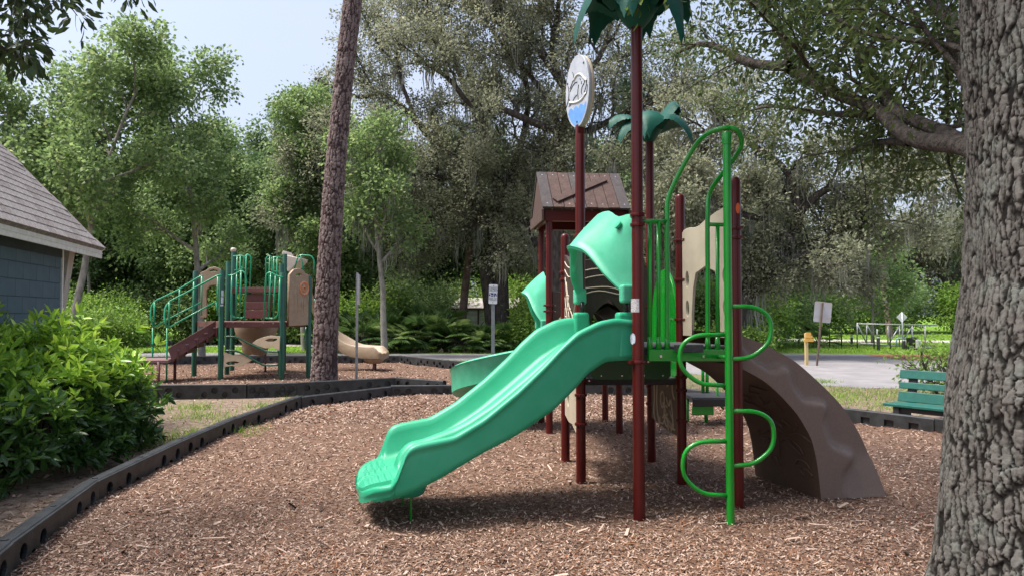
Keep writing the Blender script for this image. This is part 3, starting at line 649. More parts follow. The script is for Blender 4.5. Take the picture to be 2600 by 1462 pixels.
# ---------------------------------------------------------------- palm tops
def palm(k, z, fr, size, droop):
    base = P3(k, z); hub = MB(); hub.lathe(base, [(.06 * size, -.06), (.11 * size, .0), (.19 * size, .12 * size), (.20 * size, .22 * size), (.12 * size, .30 * size), (.02, .33 * size)], 18)
    root = hub.build('palm_top', TEALP, PS, smooth=True)
    for az, lg, rise, dr in fr:
        d = Vector((math.cos(az), math.sin(az), 0)); sv = Vector((-d.y, d.x, 0)); rows = []; N = 22
        for i in range(N + 1):
            t = i / N; r = .10 * size + lg * (t * (1 - .16 * t)); zz = base.z + .14 * size + rise * math.sin(t * 1.9) - dr * t ** 2.1
            wd = size * (.12 + .13 * math.sin(math.pi * min(1, t * 1.05 + .12))) * (1 - t ** 4 * .75); rb = .010 * size * math.sin(t * 60) * (t > .15)
            p = base + d * r; p.z = zz
            rows.append([p + sv * (wd * w_) + Vector((0, 0, h * size)) for w_, h in ((-1, -.085 + rb * .8), (-.75, -.03 + rb), (-.4, .005 + rb), (0, .03), (.4, .005 + rb), (.75, -.03 + rb), (1, -.085 + rb * .8), (.7, -.065), (0, -.015), (-.7, -.065))])
        mb = MB(); mb.grid(rows, wrap=True); n = 10; m = len(rows); mb.f.append(tuple(range(n))); mb.f.append(tuple(range((m - 1) * n, m * n))[::-1]); mb.build('frond', TEALP, root, smooth=True, angle=70)
    return root
R_ = math.radians
palm(1, 3.80, [(R_(186), .46, .26, .52), (R_(250), .26, .22, .36), (R_(318), .36, .28, .62), (R_(20), .46, .30, .30), (R_(70), .42, .32, .35), (R_(128), .46, .30, .40)], 1.0, 1)
palm(6, 3.42, [(R_(185), .42, .14, .12), (R_(205), .36, .10, .26), (R_(255), .30, .16, .30), (R_(15), .34, .32, .12), (R_(-28), .44, .16, .32), (R_(85), .38, .2, .2)], .82, 1)
# ---------------------------------------------------------------- oval sea-creature sign on the second post
def oval_sign():
    c = P3(2, 3.585); face = Vector((-.89, -.45, 0)).normalized(); side = Vector((-face.y, face.x, 0)) # side: to the viewer's right
    side = Vector((.45, -.89, 0)).normalized()
    Mx = frame(c - face * .0, side, (0, 0, 1)) @ Matrix.Diagonal((1, .86, 1, 1))
    root = plate('oval_sign', Mx @ Matrix.Translation((0, 0, -.018)), ell(0, 0, .20, .385, 48), [], .022, CREAM, PS, .003)
    GREYF = M('sign_grey', (.36, .39, .44), (.44, .47, .52), scale=9, rough=.4); BLUEF = M('sign_blue', (.10, .26, .62), (.13, .32, .70), scale=12, rough=.45)
    plate('sign_face', Mx @ Matrix.Translation((0, 0, .014)), ell(0, 0, .20, .385, 48), [], .026, GREYF, root, .003)
    wv = []
    for i in range(25):
        x = -.155 + .31 * i / 24; wv.append((x, -.175 + .05 * (abs(math.sin(i / 24 * math.pi * 3.5)) ** .6) - .03))
    arc = [(.185 * math.cos(t), .365 * math.sin(t)) for t in np.linspace(math.radians(-32), math.radians(-148), 26)]
    plate('water_inlay', Mx @ Matrix.Translation((0, 0, .0295)), wv + arc, [], .003, BLUEF, root)
    # white arching body and dark engraved strokes
    WHT = M('sign_white', (.72, .71, .66), rough=.45); INK = M('sign_ink', (.02, .02, .022), rough=.5)
    def strk(pts, r, mt, nm):
        q = smooth_path([Mx @ Vector((x, y, .030)) for x, y in pts], 5); MB().tube(q, r, 6).build(nm, mt, root, smooth=True)
    for pts in ([(-.06, .13), (.0, .175), (.07, .155), (.13, .09), (.165, .06)], [(-.13, -.085), (-.02, -.115), (.08, -.11), (.145, -.07)]): strk(pts, .011, WHT, 'sign_outline')
    for pts in ([(-.075, .23), (-.055, .17), (-.085, .11), (-.125, .06)], [(-.155, .10), (-.14, .02), (-.155, -.06), (-.19, -.12)], [(-.12, .03), (-.08, .075), (-.03, .10), (.005, .095)], [(-.14, -.04), (-.125, -.09), (-.14, -.13)], [(.03, .06), (.015, -.01), (.02, -.08), (.04, -.105)],
                [(-.07, -.08), (-.03, -.05), (.0, -.04)], [(-.115, -.125), (-.085, -.09)], [(.05, .12), (.065, .10)], [(.08, .08), (.073, .05)], [(.13, .09), (.125, .05), (.09, .02), (.075, -.03), (.085, -.06)], [(.165, .08), (.155, .01), (.125, -.05)], [(.175, .02), (.165, -.06), (.12, -.095), (.085, -.09)], [(-.03, .17), (.0, .185), (.04, .18)]): strk(pts, .0048, INK, 'sign_stroke')
    for x, y in ((.115, .265), (-.165, .13), (.0, -.33)): MB().tube([Mx @ Vector((x, y, .02)), Mx @ Vector((x, y, .034))], .010, 10).build('bolt', BLKM, root)
    MB().box(P3(2, 3.22), (.05, .08, .12), Matrix.Rotation(math.atan2(side.y, side.x), 3, 'Z')).build('sign_bracket', MAROON, root, bevel=.012)
oval_sign()
# ---------------------------------------------------------------- hut roof of planks
def hut():
    c = (P3(7) + P3(8) + P3(9) + P3(10)) / 4; ux = (P3(8) - P3(7)).normalized(); uy = Vector((-ux.y, ux.x, 0)); hw, hd_ = .575, .58; zr, ze = 3.45, 2.91
    root = MB()
    PLK = [M('plank_a', (.045, .022, .017), (.075, .038, .029), scale=14, rough=.75, stretch=(1, 1, .12), bump=.5, bscale=60, detail=9), M('plank_b', (.055, .030, .024), (.09, .05, .04), scale=14, rough=.8, stretch=(1, 1, .12), bump=.5, bscale=60, detail=9), M('plank_c', (.042, .034, .035), (.066, .054, .054), scale=14, rough=.8, stretch=(1, 1, .12), bump=.5, bscale=60, detail=9)]
    fr = MB(); Rm = Matrix.Rotation(math.atan2(ux.y, ux.x), 3, 'Z')
    for s in (-1, 1):
        fr.box(c + uy * (s * .5) + Vector((0, 0, 2.81)), (1.08, .05, .14), Rm); fr.box(c + ux * (s * .5) + Vector((0, 0, 2.806)), (.05, .95, .12), Rm)
    fr.box(c + Vector((0, 0, zr - .07)), (1.1, .04, .09), Rm)
    rf = fr.build('roof', MAROON, PS, bevel=.006)
    sl = math.hypot(hd_, zr - ze); n = 8; wd = 2 * hw / n; seq = [2, 1, 1, 2, 0, 1, 0, 2, 1, 0]
    for s in (-1, 1):
        d = (uy * s * hd_ + Vector((0, 0, ze - zr))).normalized(); nn = d.cross(ux) * (1 if s < 0 else -1); nn = nn if nn.z > 0 else -nn
        R3 = Matrix((ux, d, nn)).transposed()
        for i in range(n):
            pc = c + ux * (-hw + wd * (i + .5)) + Vector((0, 0, zr)) + d * (sl / 2 + random.uniform(-.006, .012)) + nn * random.uniform(0, .004)
            o = MB().box(pc, (wd - .007, sl + .03, .03), R3).build('roof_plank', PLK[seq[i]], rf, bevel=.003, seg=1)
            if s < 0:
                for f in (-.42, .42): MB().tube([pc + d * sl * f + nn * .014, pc + d * sl * f + nn * .018], .010, 8).build('screw', STEEL, rf)
        if s < 0:
            a = c + ux * -.40 + Vector((0, 0, zr)) + d * (sl * .86) + nn * .032; b = c + ux * .34 + Vector((0, 0, zr)) + d * (sl * .20) + nn * .032; x = (b - a).normalized()
            MB().box((a + b) / 2, ((b - a).length, .10, .028), Matrix((x, nn.cross(x), nn)).transposed()).build('roof_brace_plank', PLK[0], rf, bevel=.004)
    for s in (-1, 1):                     # gable boards
        tri = [c + ux * (s * hw * .97) + uy * y + Vector((0, 0, z)) for y, z in ((-hd_ * .98, ze - .03), (hd_ * .98, ze - .03), (0, zr - .03))]
        mb = MB(); mb.add(tri + [p - ux * (s * .02) for p in tri], [(0, 1, 2), (5, 4, 3), (0, 3, 4, 1), (1, 4, 5, 2), (2, 5, 3, 0)]); mb.build('gable_board', PLK[1], rf)
    for s in (-1, 1): MB().box(c + ux * (s * (hw - .005)) + uy * -.02 + Vector((0, 0, ze - .10)), (.03, 1.16, .15), Rm).build('eave_board', PLK[1], rf, bevel=.004)
hut()
# ---------------------------------------------------------------- panels
def lineart(M4, strokes, r, mat, parent, z=.012, name='panel_line'):
    mb = MB()
    for pts in strokes: mb.tube(smooth_path([M4 @ Vector((x, y, z)) for x, y in pts], 4), r, 5)
    return mb.build(name, mat, parent, smooth=True)
def swirl(seed, Wd, Hd, n):
    rg = random.Random(seed); out = []
    for i in range(n):
        x = rg.uniform(.1, .9) * Wd; y = rg.uniform(.12, .88) * Hd; a = rg.uniform(0, 6.28); k = rg.uniform(-5, 5); pts = [(x, y)]
        for j in range(7):
            a += k * .12 + rg.uniform(-.5, .5); x = min(max(x + math.cos(a) * .05, .05 * Wd), .95 * Wd); y = min(max(y + math.sin(a) * .06, .05 * Hd), .95 * Hd); pts.append((x, y))
        out.append(pts)
    return out
# beige arch panel towards the climber (posts 4 - 3)
A = P3(4); u43 = (P3(3) - P3(4)).normalized(); L43 = (P3(3) - P3(4)).length - .12; O43 = A + u43 * .06 + Vector((0, 0, 1.36)) + Vector((u43.y, -u43.x, 0)) * .0
out_ = [(0, 0), (.15, 0), (.155, .22), (.18, .42), (.225, .55), (L43 / 2, .60), (L43 - .225, .55), (L43 - .18, .42), (L43 - .155, .22), (L43 - .15, 0), (L43, 0), (L43, 1.05), (L43 - .10, 1.06), (L43 * .74, 1.04), (L43 * .62, 1.015), (L43 * .5, .99), (L43 * .4, .96), (L43 * .3, .945), (L43 * .2, .955), (L43 * .1, .955), (.03, .945), (0, .92)]
plate('arch_panel', frame(O43, u43, (0, 0, 1)), out_, [ell(.08, .50, .032, .075), ell(.08, .24, .032, .075), ell(L43 - .08, .50, .032, .075), ell(L43 - .08, .24, .032, .075)], .02, BEIGE, PS, .003)
# bright green rounded panel (posts 4 - 6)
L46 = (P3(6) - P3(4)).length - .12; u46 = (P3(6) - P3(4)).normalized(); hh = 1.0
dome = [(.02, 0), (L46 - .02, 0)] + [(L46 / 2 + (L46 / 2 - .02) * math.cos(t) , .45 + .58 * math.sin(t)) for t in np.linspace(0, math.pi, 20)]
gp = plate('rounded_panel', frame(P3(4) + u46 * .06 + Vector((0, 0, .95)), u46, (0, 0, 1)), dome, [], .022, GREENP, PS, .003)
for f in ((.2, .15), (.2, .55), (.7, .15), (.7, .55)):
    q = P3(4) + u46 * (.06 + L46 * f[0]) + Vector((-.016, 0, .95 + f[1])); MB().tube([q, q + Vector((-.008, 0, 0))], .010, 8).build('bolt', STEEL, gp)
# brown line-art barrier (posts 2 - 5)
u25 = (P3(5) - P3(2)).normalized(); L25 = (P3(5) - P3(2)).length - .12; M25 = frame(P3(5) - u25 * .06 + Vector((0, 0, 1.02)), -u25, (0, 0, 1))
bp_ = plate('line_art_panel', M25, [(0, 0), (L25, 0), (L25, .98), (L25 * .7, 1.05), (L25 * .45, 1.0), (L25 * .2, 1.10), (0, 1.13)], [], .022, DBROWN, PS, .003)
for sgn in (1, -1): lineart(M25, [[(0.02, 1.06), (L25 * .25, 1.0), (L25 * .6, .96), (L25 - .02, .90)], [(.02, .98), (L25 * .3, .90), (L25 * .6, .88), (L25 - .02, .80)], [(.05, .9), (.2, .62), (.32, .45), (.38, .1)], [(.12, .85), (.3, .6), (.5, .5), (.62, .2)]] + swirl(3, L25, .75, 9), .008, CREAM, bp_, z=.012 * sgn)
# cave-mouth panel (posts 5 - 6) with arched opening
u56 = (P3(6) - P3(5)).normalized(); L56 = (P3(6) - P3(5)).length - .10; M56 = frame(P3(5) + u56 * .05 + Vector((0, 0, .97)), u56, (0, 0, 1))
cw = L56; cave = [(-.02, 0), (.16, 0), (.17, .35), (.24, .58), (.38, .72), (cw / 2, .75), (cw - .38, .72), (cw - .24, .58), (cw - .17, .35), (cw - .16, 0), (cw + .02, 0), (cw + .02, 1.05), (cw * .85, 1.20), (cw * .6, 1.18), (cw * .35, 1.15), (cw * .1, 1.13), (-.02, 1.02)]
cp = plate('cave_panel', M56, cave, [], .03, DBROWN, PS, .004)
lineart(M56, [[(.05, 1.0), (.3, 1.05), (.6, 1.0), (cw - .05, 1.1)], [(.05, .92), (.35, .98), (.55, .90), (.75, .98)], [(.1, .84), (.4, .86), (.65, .80), (cw - .06, .93)], [(.06, .76), (.3, .82), (.55, .78), (cw - .08, .82)], [(.06, .6), (.1, .35), (.07, .12)], [(cw - .06, .65), (cw - .09, .35), (cw - .05, .1)], [(cw - .12, 1.13), (cw - .05, 1.05), (cw - .10, .98)]], .007, CREAM, cp, z=.018)
# crawl tunnel between the two decks
def tunnel():
    a = (P3(5) + P3(6)) / 2; b = (P3(7) + P3(8)) / 2; rows = []; d = (b - a).normalized(); sv = Vector((d.y, -d.x, 0))
    for k in range(13):
        t = k / 12; c = a.lerp(b, .02 + .96 * t); row = []
        for i in range(25):
            th = math.pi * (-.18 + 1.36 * i / 24); r = .36 + .02 * math.sin(i * 1.7 + k * .9) + .05 * (2 * t - 1) ** 2
            row.append(c + sv * (r * math.cos(th)) + Vector((0, 0, 1.22 + r * 1.05 * math.sin(th))))
        rows.append(row)
    inner = [[p + (Vector((p.x, p.y, 1.2)) - p) * .0 + (a.lerp(b, k / 12) + Vector((0, 0, 1.22)) - p).normalized() * .04 for p in r] for k, r in enumerate(rows)]
    mb = MB(); mb.grid(rows); mb.grid(inner[::-1]); mb.build('crawl_tunnel', ROCKB, PS, smooth=True)
    mb = MB(); Rm = Matrix.Rotation(math.atan2(d.y, d.x), 3, 'Z'); mb.box((a + b) / 2 + Vector((0, 0, .93)), (1.84, .80, .05), Rm); mb.build('tunnel_floor', DECK, PS, bevel=.006)
tunnel()
# side barrier of the roofed deck with beige disc (posts 7 - 8)
u78 = (P3(8) - P3(7)).normalized(); L78 = (P3(8) - P3(7)).length - .10; M78 = frame(P3(7) + u78 * .05 + Vector((0, 0, .98)), u78, (0, 0, 1))
sp_ = plate('gable_panel', M78, [(0, 0), (.17, 0), (.19, .4), (.30, .62), (L78 - .30, .62), (L78 - .19, .4), (L78 - .17, 0), (L78, 0), (L78, .85), (0, .85)], [], .025, DBROWN, PS, .004)
# lower play panels
M25b = frame(P3(5) - u25 * .06 + Vector((0, 0, .47)), -u25, (0, 0, 1))
lo = plate('beige_play_panel', M25b, [(0, .06), (L25 * .3, .02), (L25 * .55, .03), (L25 * .8, -.02), (L25, 0), (L25, .42), (0, .42)], [ell(L25 * .25, .25, .06, .09)], .02, BEIGE, PS, .003)
M46b = frame(P3(6) - u46 * .06 + Vector((0, 0, .46)), -u46, (0, 0, 1))
lp_ = plate('engraved_play_panel', M46b, [(0, .03), (L46 * .3, .0), (L46 * .6, -.02), (L46, -.03), (L46, .46), (0, .46)], [], .02, M('mid_brown_plastic', (.085, .062, .048), (.105, .078, .06), scale=30, rough=.55), PS, .003)
lineart(M46b, [[(.08, .5), (.12, .3), (.10, .1), (.14, .02)], [(.18, .52), (.22, .4), (.2, .2), (.26, .05), (.3, -.02)], [(.3, .5), (.36, .42), (.42, .5), (.46, .4)], [(.34, .3), (.42, .34), (.46, .25), (.4, .18), (.34, .22), (.34, .3)], [(.5, .52), (.56, .4), (.62, .5)], [(.52, .3), (.6, .22), (.66, .28), (.72, .1), (.66, -.02)], [(.4, .08), (.5, .12), (.58, .0), (.62, -.06)], [(.7, .5), (.72, .36), (.78, .3)]] + swirl(11, L46, .42, 5), .012, CREAM, lp_, z=.012)
# ---------------------------------------------------------------- green climber ladder
def ladder():
    g = G(1855.0, 1338.0); base = Vector((g.x, g.y, 0)); Yp = base.y
    zt = V(1838, 333, Yp).z
    root = MB().tube([base + Vector((0, 0, -.25)), base + Vector((0, 0, zt - .02))], .030, 14).build('ladder', GREENP, PS, smooth=True, angle=50)
    def W(px, py, dy=0.0): q = V(px, py, Yp + dy); return q
    def loop(px0, y0, y1, px1, yb0=None):        # D-shaped rung: leaves the pole at y0, returns at y1
        s = 1 if px1 > px0 else -1
        q = [W(px0, y0), W(px0 + s * (abs(px1 - px0) * .62), y0 + 1), W(px1 - s * 8, y0 + 22), W(px1, (y0 + y1) / 2 - 8), W(px1 - s * 8, y1 - 40), W(px0 + s * (abs(px1 - px0) * .55), y1 - 4), W(px0, y1)]
        MB().tube(round_path(q, .07, 6), .0165, 10).build('rung', GREENP, root, smooth=True)
    loop(1842, 777, 912, 1960); loop(1838, 849, 978, 1724); loop(1848, 1042, 1182, 1967); loop(1846, 1119, 1257, 1732)
    MB().lathe(base + Vector((0, 0, zt - .07)), [(.034, -.03), (.036, 0), (.036, .05), (.030, .062)], 14).build('ladder_collar', GREENP, root, smooth=True, angle=50)
    # hand loops from the deck edge up to the head of the pole
    u = (P3(3) - P3(1)).normalized()
    def E(px, py): return PL(px, py, P3(1), u)
    top = base + Vector((0, 0, zt))
    lp = [E(1694, 892), E(1694, 560), E(1700, 500)] ; m1 = W(1760, 378, .18); m2 = W(1800, 338, .05)
    MB().tube(smooth_path(lp[:1] + [E(1694, 700), E(1694, 560), E(1701, 492), m1, m2, top + Vector((-.02, 0, .02)), top + Vector((.03, 0, .02))], 6), .0185, 12).build('hand_loop', GREENP, root, smooth=True)
    MB().tube(smooth_path([E(1797, 892), E(1797, 700), E(1797, 545), E(1806, 482), W(1866, 400, .12), W(1883, 365, .05), W(1874, 334, .0), W(1850, 325, 0), top + Vector((-.02, 0, .025))], 6), .0185, 12).build('hand_loop', GREENP, root, smooth=True)
    for p, x in ((1650, 892), (1672, 892)): MB().tube([E(p, 892), E(p, 562)], .0165, 10).build('baluster', GREENP, root, smooth=True)
    MB().tube([E(1822, 892), E(1822, 572)], .0155, 10).build('baluster', GREENP, root, smooth=True)
    MB().tube([E(1628, 562), E(1694, 562)], .0165, 10).build('rail', GREENP, root, smooth=True); MB().tube([E(1797, 570), E(1862, 572)], .0165, 10).build('rail', GREENP, root, smooth=True)
    q = [E(1644, 886), E(1838, 886), E(1838, 916), E(1644, 916)]; n = Vector((u.y, -u.x, 0)) * .03
    pl = MB(); pl.add([p + n for p in q] + [p - n * .2 for p in q], [(0, 1, 2, 3)[::-1], (4, 5, 6, 7), (0, 1, 5, 4), (1, 2, 6, 5), (2, 3, 7, 6), (3, 0, 4, 7)])
    fp = pl.build('foot_plate', GREENP, root, bevel=.006)
    for px in (1671, 1715, 1779, 1821): q = E(px, 903) + n * 1.1; MB().tube([q, q + n * .25], .011, 10).build('bolt', STEEL, fp)
    q = E(1742, 886) + n * 1.2; MB().box(q + Vector((0, 0, .008)), (.24, .05, .06), Matrix.Rotation(math.atan2(u.y, u.x), 3, 'Z')).build('step_edge', DECK, fp, bevel=.006)
    for p in (E(1650, 880), E(1672, 880), E(1694, 880), E(1797, 880), E(1822, 880)): MB().tube([p + Vector((0, 0, -.02)), p + Vector((0, 0, .08))], [.026, .017], 8).build('baluster_foot', GREENP, root, smooth=True)
    # short tie from pole to the deck
    MB().tube([base + Vector((0, 0, 1.235)), E(1822, 905)], .015, 8).build('tie_bar', GREENP, root, smooth=True)
ladder()
# stickers
def sticker(px0, py0, px1, py1, mat, oval=False, k=1):
    c = P3(k); pts = []; dirv = Vector((-c.x, -c.y, 0)).normalized(); sv = Vector((-dirv.y, dirv.x, 0))
    Yc = c.y - PR; a = V(px0, py0, Yc); b = V(px1, py1, Yc); mb = MB(); rows = []
    n = 12
    for j in range(n + 1):
        t = j / n; z = a.z + (b.z - a.z) * t; f = math.sqrt(max(0, 1 - (2 * t - 1) ** 2)) if oval else 1.0
        xm = (a.x + b.x) / 2; hw = (b.x - a.x) / 2 * f; row = []
        for i in range(7):
            x = xm + hw * (2 * i / 6 - 1); dx = max(-.99, min(.99, (x - c.x) / (PR + .0012))); row.append(Vector((x, c.y - (PR + .0012) * math.sqrt(1 - dx * dx), z)))
        rows.append(row)
    mb.grid(rows); return mb.build('sticker', mat, POST[k], smooth=True)
sticker(1604, 758, 1623, 792, PALE); sticker(1602, 845, 1614, 874, PALE2, True); sticker(1868, 515, 1880, 543, ORNG, True, 3)
# ---------------------------------------------------------------- brown arched climber on the right
def climber():
    u = Vector((.97, .25, 0)).normalized(); v = Vector((-u.y, u.x, 0)); o = P3(3) + u * .0; Wd = .95
    outer = smooth_path([Vector(p) for p in ((-.02, 1.415, 0), (.16, 1.355, 0), (.31, 1.298, 0), (.573, 1.168, 0), (.74, 1.045, 0), (.904, .906, 0), (1.038, .774, 0), (1.146, .63, 0), (1.226, .498, 0), (1.33, .27, 0), (1.405, .02, 0))], 6)
    inner = smooth_path([Vector(p) for p in ((-.02, 1.15, 0), (.10, 1.09, 0), (.244, 1.014, 0), (.36, .925, 0), (.475, .815, 0), (.55, .735, 0), (.617, .638, 0), (.682, .521, 0), (.725, .36, 0), (.75, .19, 0), (.765, .03, 0))], 6)
    n = len(outer); K = 20
    def P(q, w_): return o + u * q[0] + v * w_ + Vector((0, 0, q[1]))
    rows = []
    # path length along the band, used for the wavy relief
    acc = 0; sl = [0]
    for i in range(1, n): acc += (outer[i] - outer[i - 1]).length; sl.append(acc)
    for j in range(K + 1):
        t = j / K; row = []
        for i in range(n):
            q = inner[i].lerp(outer[i], t); s = sl[i] / acc * 3.9
            edge = .50 + .15 * math.sin(2 * math.pi * (s + .1)) + .04 * math.sin(4 * math.pi * s); x = (t - edge) / .085; rel = 1 / (1 + math.exp(-max(-30, min(30, x * 3)))) * (1 if i < n * .84 else max(0, 1 - (i - n * .84) / (n * .14)))
            row.append(P(q, .0 + .075 * rel * 1.0 + .006))
        rows.append(row)
    side = MB(); side.grid(rows); cl = side.build('arch_climber', ROCKB, PS, smooth=True)
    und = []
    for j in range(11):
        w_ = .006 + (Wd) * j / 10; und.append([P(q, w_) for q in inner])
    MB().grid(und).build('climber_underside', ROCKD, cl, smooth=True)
    fr = MB(); fr.grid([[P(inner[i].lerp(outer[i], j / 4), Wd + .006) for i in range(n)] for j in range(5)]); fr.build('climber_far_side', ROCKB, cl, smooth=True)
    topr = []
    for j in range(13):
        w_ = .006 + Wd * j / 12; topr.append([P(q, w_) + Vector((0, 0, (.0 if j in (0, 12) else .0))) for q in outer])
    # climbing holds: step ledges along the outer face
    for j in range(1, 12):
        for i in range(n):
            k = math.sin(sl[i] / acc * 2 * math.pi * 6 + (j % 2) * .4) * .007 - .012; topr[j][i] = topr[j][i] + (u * .6 + Vector((0, 0, .8))) * k
    topr[0] = [p + v * .081 for p in [P(q, -.0) for q in outer]]
    MB().grid(topr).build('climbing_face', ROCKB, cl, smooth=True)
    bt = MB(); a, b = inner[-1], outer[-1]; bt.add([P(a, .006), P(b, .05), P(b, Wd), P(a, Wd)], [(0, 1, 2, 3)]); bt.build('climber_base', ROCKB, cl)
    # engraved cave drawings on the underside
    zz = lambda x, y: (1870 + x / 3.4513, 850 + y / 3.4513)
    C2 = [(i, q) for i, q in enumerate(inner)]
    def hit(px, py):                       # nearest crossing of the view ray with the underside
        d = ray(px, py); best = None
        for i in range(n - 1):
            a, b = inner[i], inner[i + 1]; A_ = P(a, 0); B2 = P(b, 0); nn = (B2 - A_).cross(v); den = d.dot(nn)
            if abs(den) < 1e-9: continue
            t = (A_ - EYE).dot(nn) / den; p = EYE + d * t; e = (p - A_); s = e.dot((B2 - A_)) / (B2 - A_).length_squared; w_ = e.dot(v)
            if -.02 <= s <= 1.02 and .02 < w_ < Wd - .02 and t > 0: best = p + (nn.normalized() * (-.004 if nn.dot(d) > 0 else .004)); break
        return best
    DR = [[(200, 860), (260, 840), (360, 820), (450, 870), (520, 860), (580, 880), (655, 940)], [(400, 920), (440, 900), (500, 930), (560, 990), (590, 1050)], [(470, 910), (475, 950), (520, 1000), (570, 1050)], [(520, 1130), (545, 1090), (600, 1110), (635, 1150), (640, 1170)], [(560, 1150), (565, 1190), (600, 1230)], [(600, 1170), (640, 1200), (675, 1240)], [(520, 1130), (530, 1145), (560, 1150)], [(365, 860), (380, 950), (385, 1040), (375, 1060)], [(310, 1040), (315, 1090), (340, 1140)], [(345, 1060), (360, 1100), (370, 1145)], [(375, 1060), (385, 1110), (395, 1150)], [(120, 440), (200, 460), (280, 490)], [(120, 440), (110, 490), (200, 510)], [(60, 520), (110, 560)], [(90, 515), (140, 560)], [(120, 520), (165, 560)], [(200, 540), (250, 600), (300, 560), (370, 630), (400, 670)], [(70, 570), (120, 590), (160, 600)], [(150, 600), (220, 640), (280, 670), (300, 720)], [(150, 690), (210, 710), (250, 740)], [(330, 740), (380, 780), (410, 820)], [(405, 740), (420, 780), (400, 790)], [(420, 750), (470, 800)], [(520, 770), (535, 800), (510, 830)], [(190, 820), (210, 870), (290, 830)], [(235, 900), (290, 905)], [(240, 930), (290, 935)]]
    mb = MB(); cnt = 0
    for st in DR:
        pts = [hit(*zz(*q)) for q in st]; pts = [p for p in pts if p is not None]
        if len(pts) >= 2: mb.tube(smooth_path(pts, 4), .0075, 5); cnt += 1
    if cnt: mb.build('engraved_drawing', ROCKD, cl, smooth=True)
climber()
# ---------------------------------------------------------------- transfer steps on the far right side
def steps():
    b = G(1793, 1072); root = MB(); Yc = b.y
    c = V(1790, 1003, Yc); c2 = Vector((c.x + .02, Yc - .15, c.z))
    st = MB().box((c2.x, c2.y, c2.z), (.62, .60, .05)).build('step_platform', DECK, PS, bevel=.01)
    MB().box((c2.x, c2.y - .30, c2.z - .05), (.62, .03, .10)).build('step_face', BLKM, st, bevel=.006)
    MB().box((c2.x - .16, c2.y - .27, c2.z - .16), (.30, .02, .13)).build('step_bracket', GREENP, st, bevel=.01)
    for px in (1745, 1793):
        g = G(px, 1073); MB().tube([(g.x, g.y, -.2), (g.x, g.y, c2.z)], .028, 10).build('step_leg', GREENP, st, smooth=True)
    g = G(1793, 1070)
    for px, yt in ((1784, 900), (1795, 915)):
        p = V(px, yt, Yc + .1); MB().tube([Vector((p.x, p.y, c2.z)), p], .024, 10).build('hand_rail', GREENP, st, smooth=True)
    q = [V(1822, 955, Yc - .3), V(1822, 1020, Yc - .3), V(1838, 1038, Yc - .3)]; MB().tube(round_path(q, .06), .016, 8).build('hand_rail', GREENP, st, smooth=True)
    # upper step joining the deck
    MB().box((1.45 + .36, 9.6, .72), (.55, .6, .05)).build('upper_step', DECK, st, bevel=.01)
steps()
# net-like green rungs glimpsed between posts 4 and 6
for z in (1.13, 1.27, 1.55, 1.69):
    MB().tube([P3(8, z) , P3(6, z) + (P3(8) - P3(6)) * .25], .014, 8).build('side_rail', GREENP, PS, smooth=True)
# ================================================================== dark green play structure in the second bed
DG = M('deep_green_paint', (.004, .060, .032), (.006, .075, .040), scale=3, rough=.3, coat=.2)
LG = M('light_green_tube', (.006, .25, .115), (.010, .29, .14), scale=5, rough=.3, coat=.2)
TAN = M('tan_plastic', (.27, .195, .125), (.32, .235, .155), scale=9, rough=.5, bump=.06, bscale=120)
TANL = M('pale_tan_plastic', (.52, .42, .28), (.58, .47, .32), scale=9, rough=.5)
BRN = M('brown_vinyl', (.095, .030, .026), (.12, .042, .036), scale=14, rough=.5, bump=.1, bscale=120, detail=6)
BRNT = M('brown_deck_top', (.17, .085, .085), (.24, .14, .14), scale=60, rough=.55)
PS2 = thing('play_structure', 'dark green post play structure with brown steps and tan slides beyond the pine', 'play structure', (-6.5, 18.6, 0))
z5 = lambda x, y: (330 + x / 3.45, 600 + y / 3.45)
def Z5(x, y, Y): return V(*z5(x, y), Y)
QP = {}
def post2(name, bx, ty, Y, r=.062, bottom=-.3):
    b = Z5(bx, 1250, Y); t = Z5(bx, ty, Y); t.x = b.x
    o = MB().lathe(Vector((b.x, Y, 0)), [(r, bottom), (r, t.z - .012), (r * .9, t.z), (r * .2, t.z + .004)], 16).build('post', DG, PS2, smooth=True, angle=50)
    QP[name] = (Vector((b.x, Y, 0)), t.z, o); return o
post2('A', 793, 297, 17.2); post2('B', 1328, 322, 17.35); post2('C', 1562, 345, 18.0); post2('D', 560, 305, 18.3); post2('E', 848, 220, 18.9); post2('F', 1316, 240, 18.8)
post2('H', 893, 130, 20.0); post2('I', 1345, 155, 20.0)
def X2(k, z=0): return QP[k][0] + Vector((0, 0, z))
dz2 = 1.37
def deck2(keys, z):
    q = [X2(k) for k in keys]; c = sum(q, Vector()) / len(q); q = [c + (p - c) * .97 for p in q]; n = len(q)
    d_ = MB().add([Vector((p.x, p.y, z - .13)) for p in q] + [Vector((p.x, p.y, z)) for p in q], [tuple(range(n))[::-1], tuple(range(n, 2 * n))] + [(i, (i + 1) % n, n + (i + 1) % n, n + i) for i in range(n)]).build('deck', BRN, PS2, bevel=.008)
    q = [c + (p - c) * .96 for p in q]
    MB().add([Vector((p.x, p.y, z + .006)) for p in q], [tuple(range(n))]).build('deck_surface', BRNT, d_); return d_
dk = deck2(('A', 'B', 'C', 'F', 'E', 'D'), dz2)
for x, y in ((907, 750), (997, 752), (1172, 758), (1256, 760)):
    p = Z5(x, y, 17.22); MB().tube([p, p + Vector((0, -.02, 0))], .018, 8).build('bolt', STEEL, dk)
dk2 = deck2(('E', 'F', 'I', 'H'), dz2 + .86)
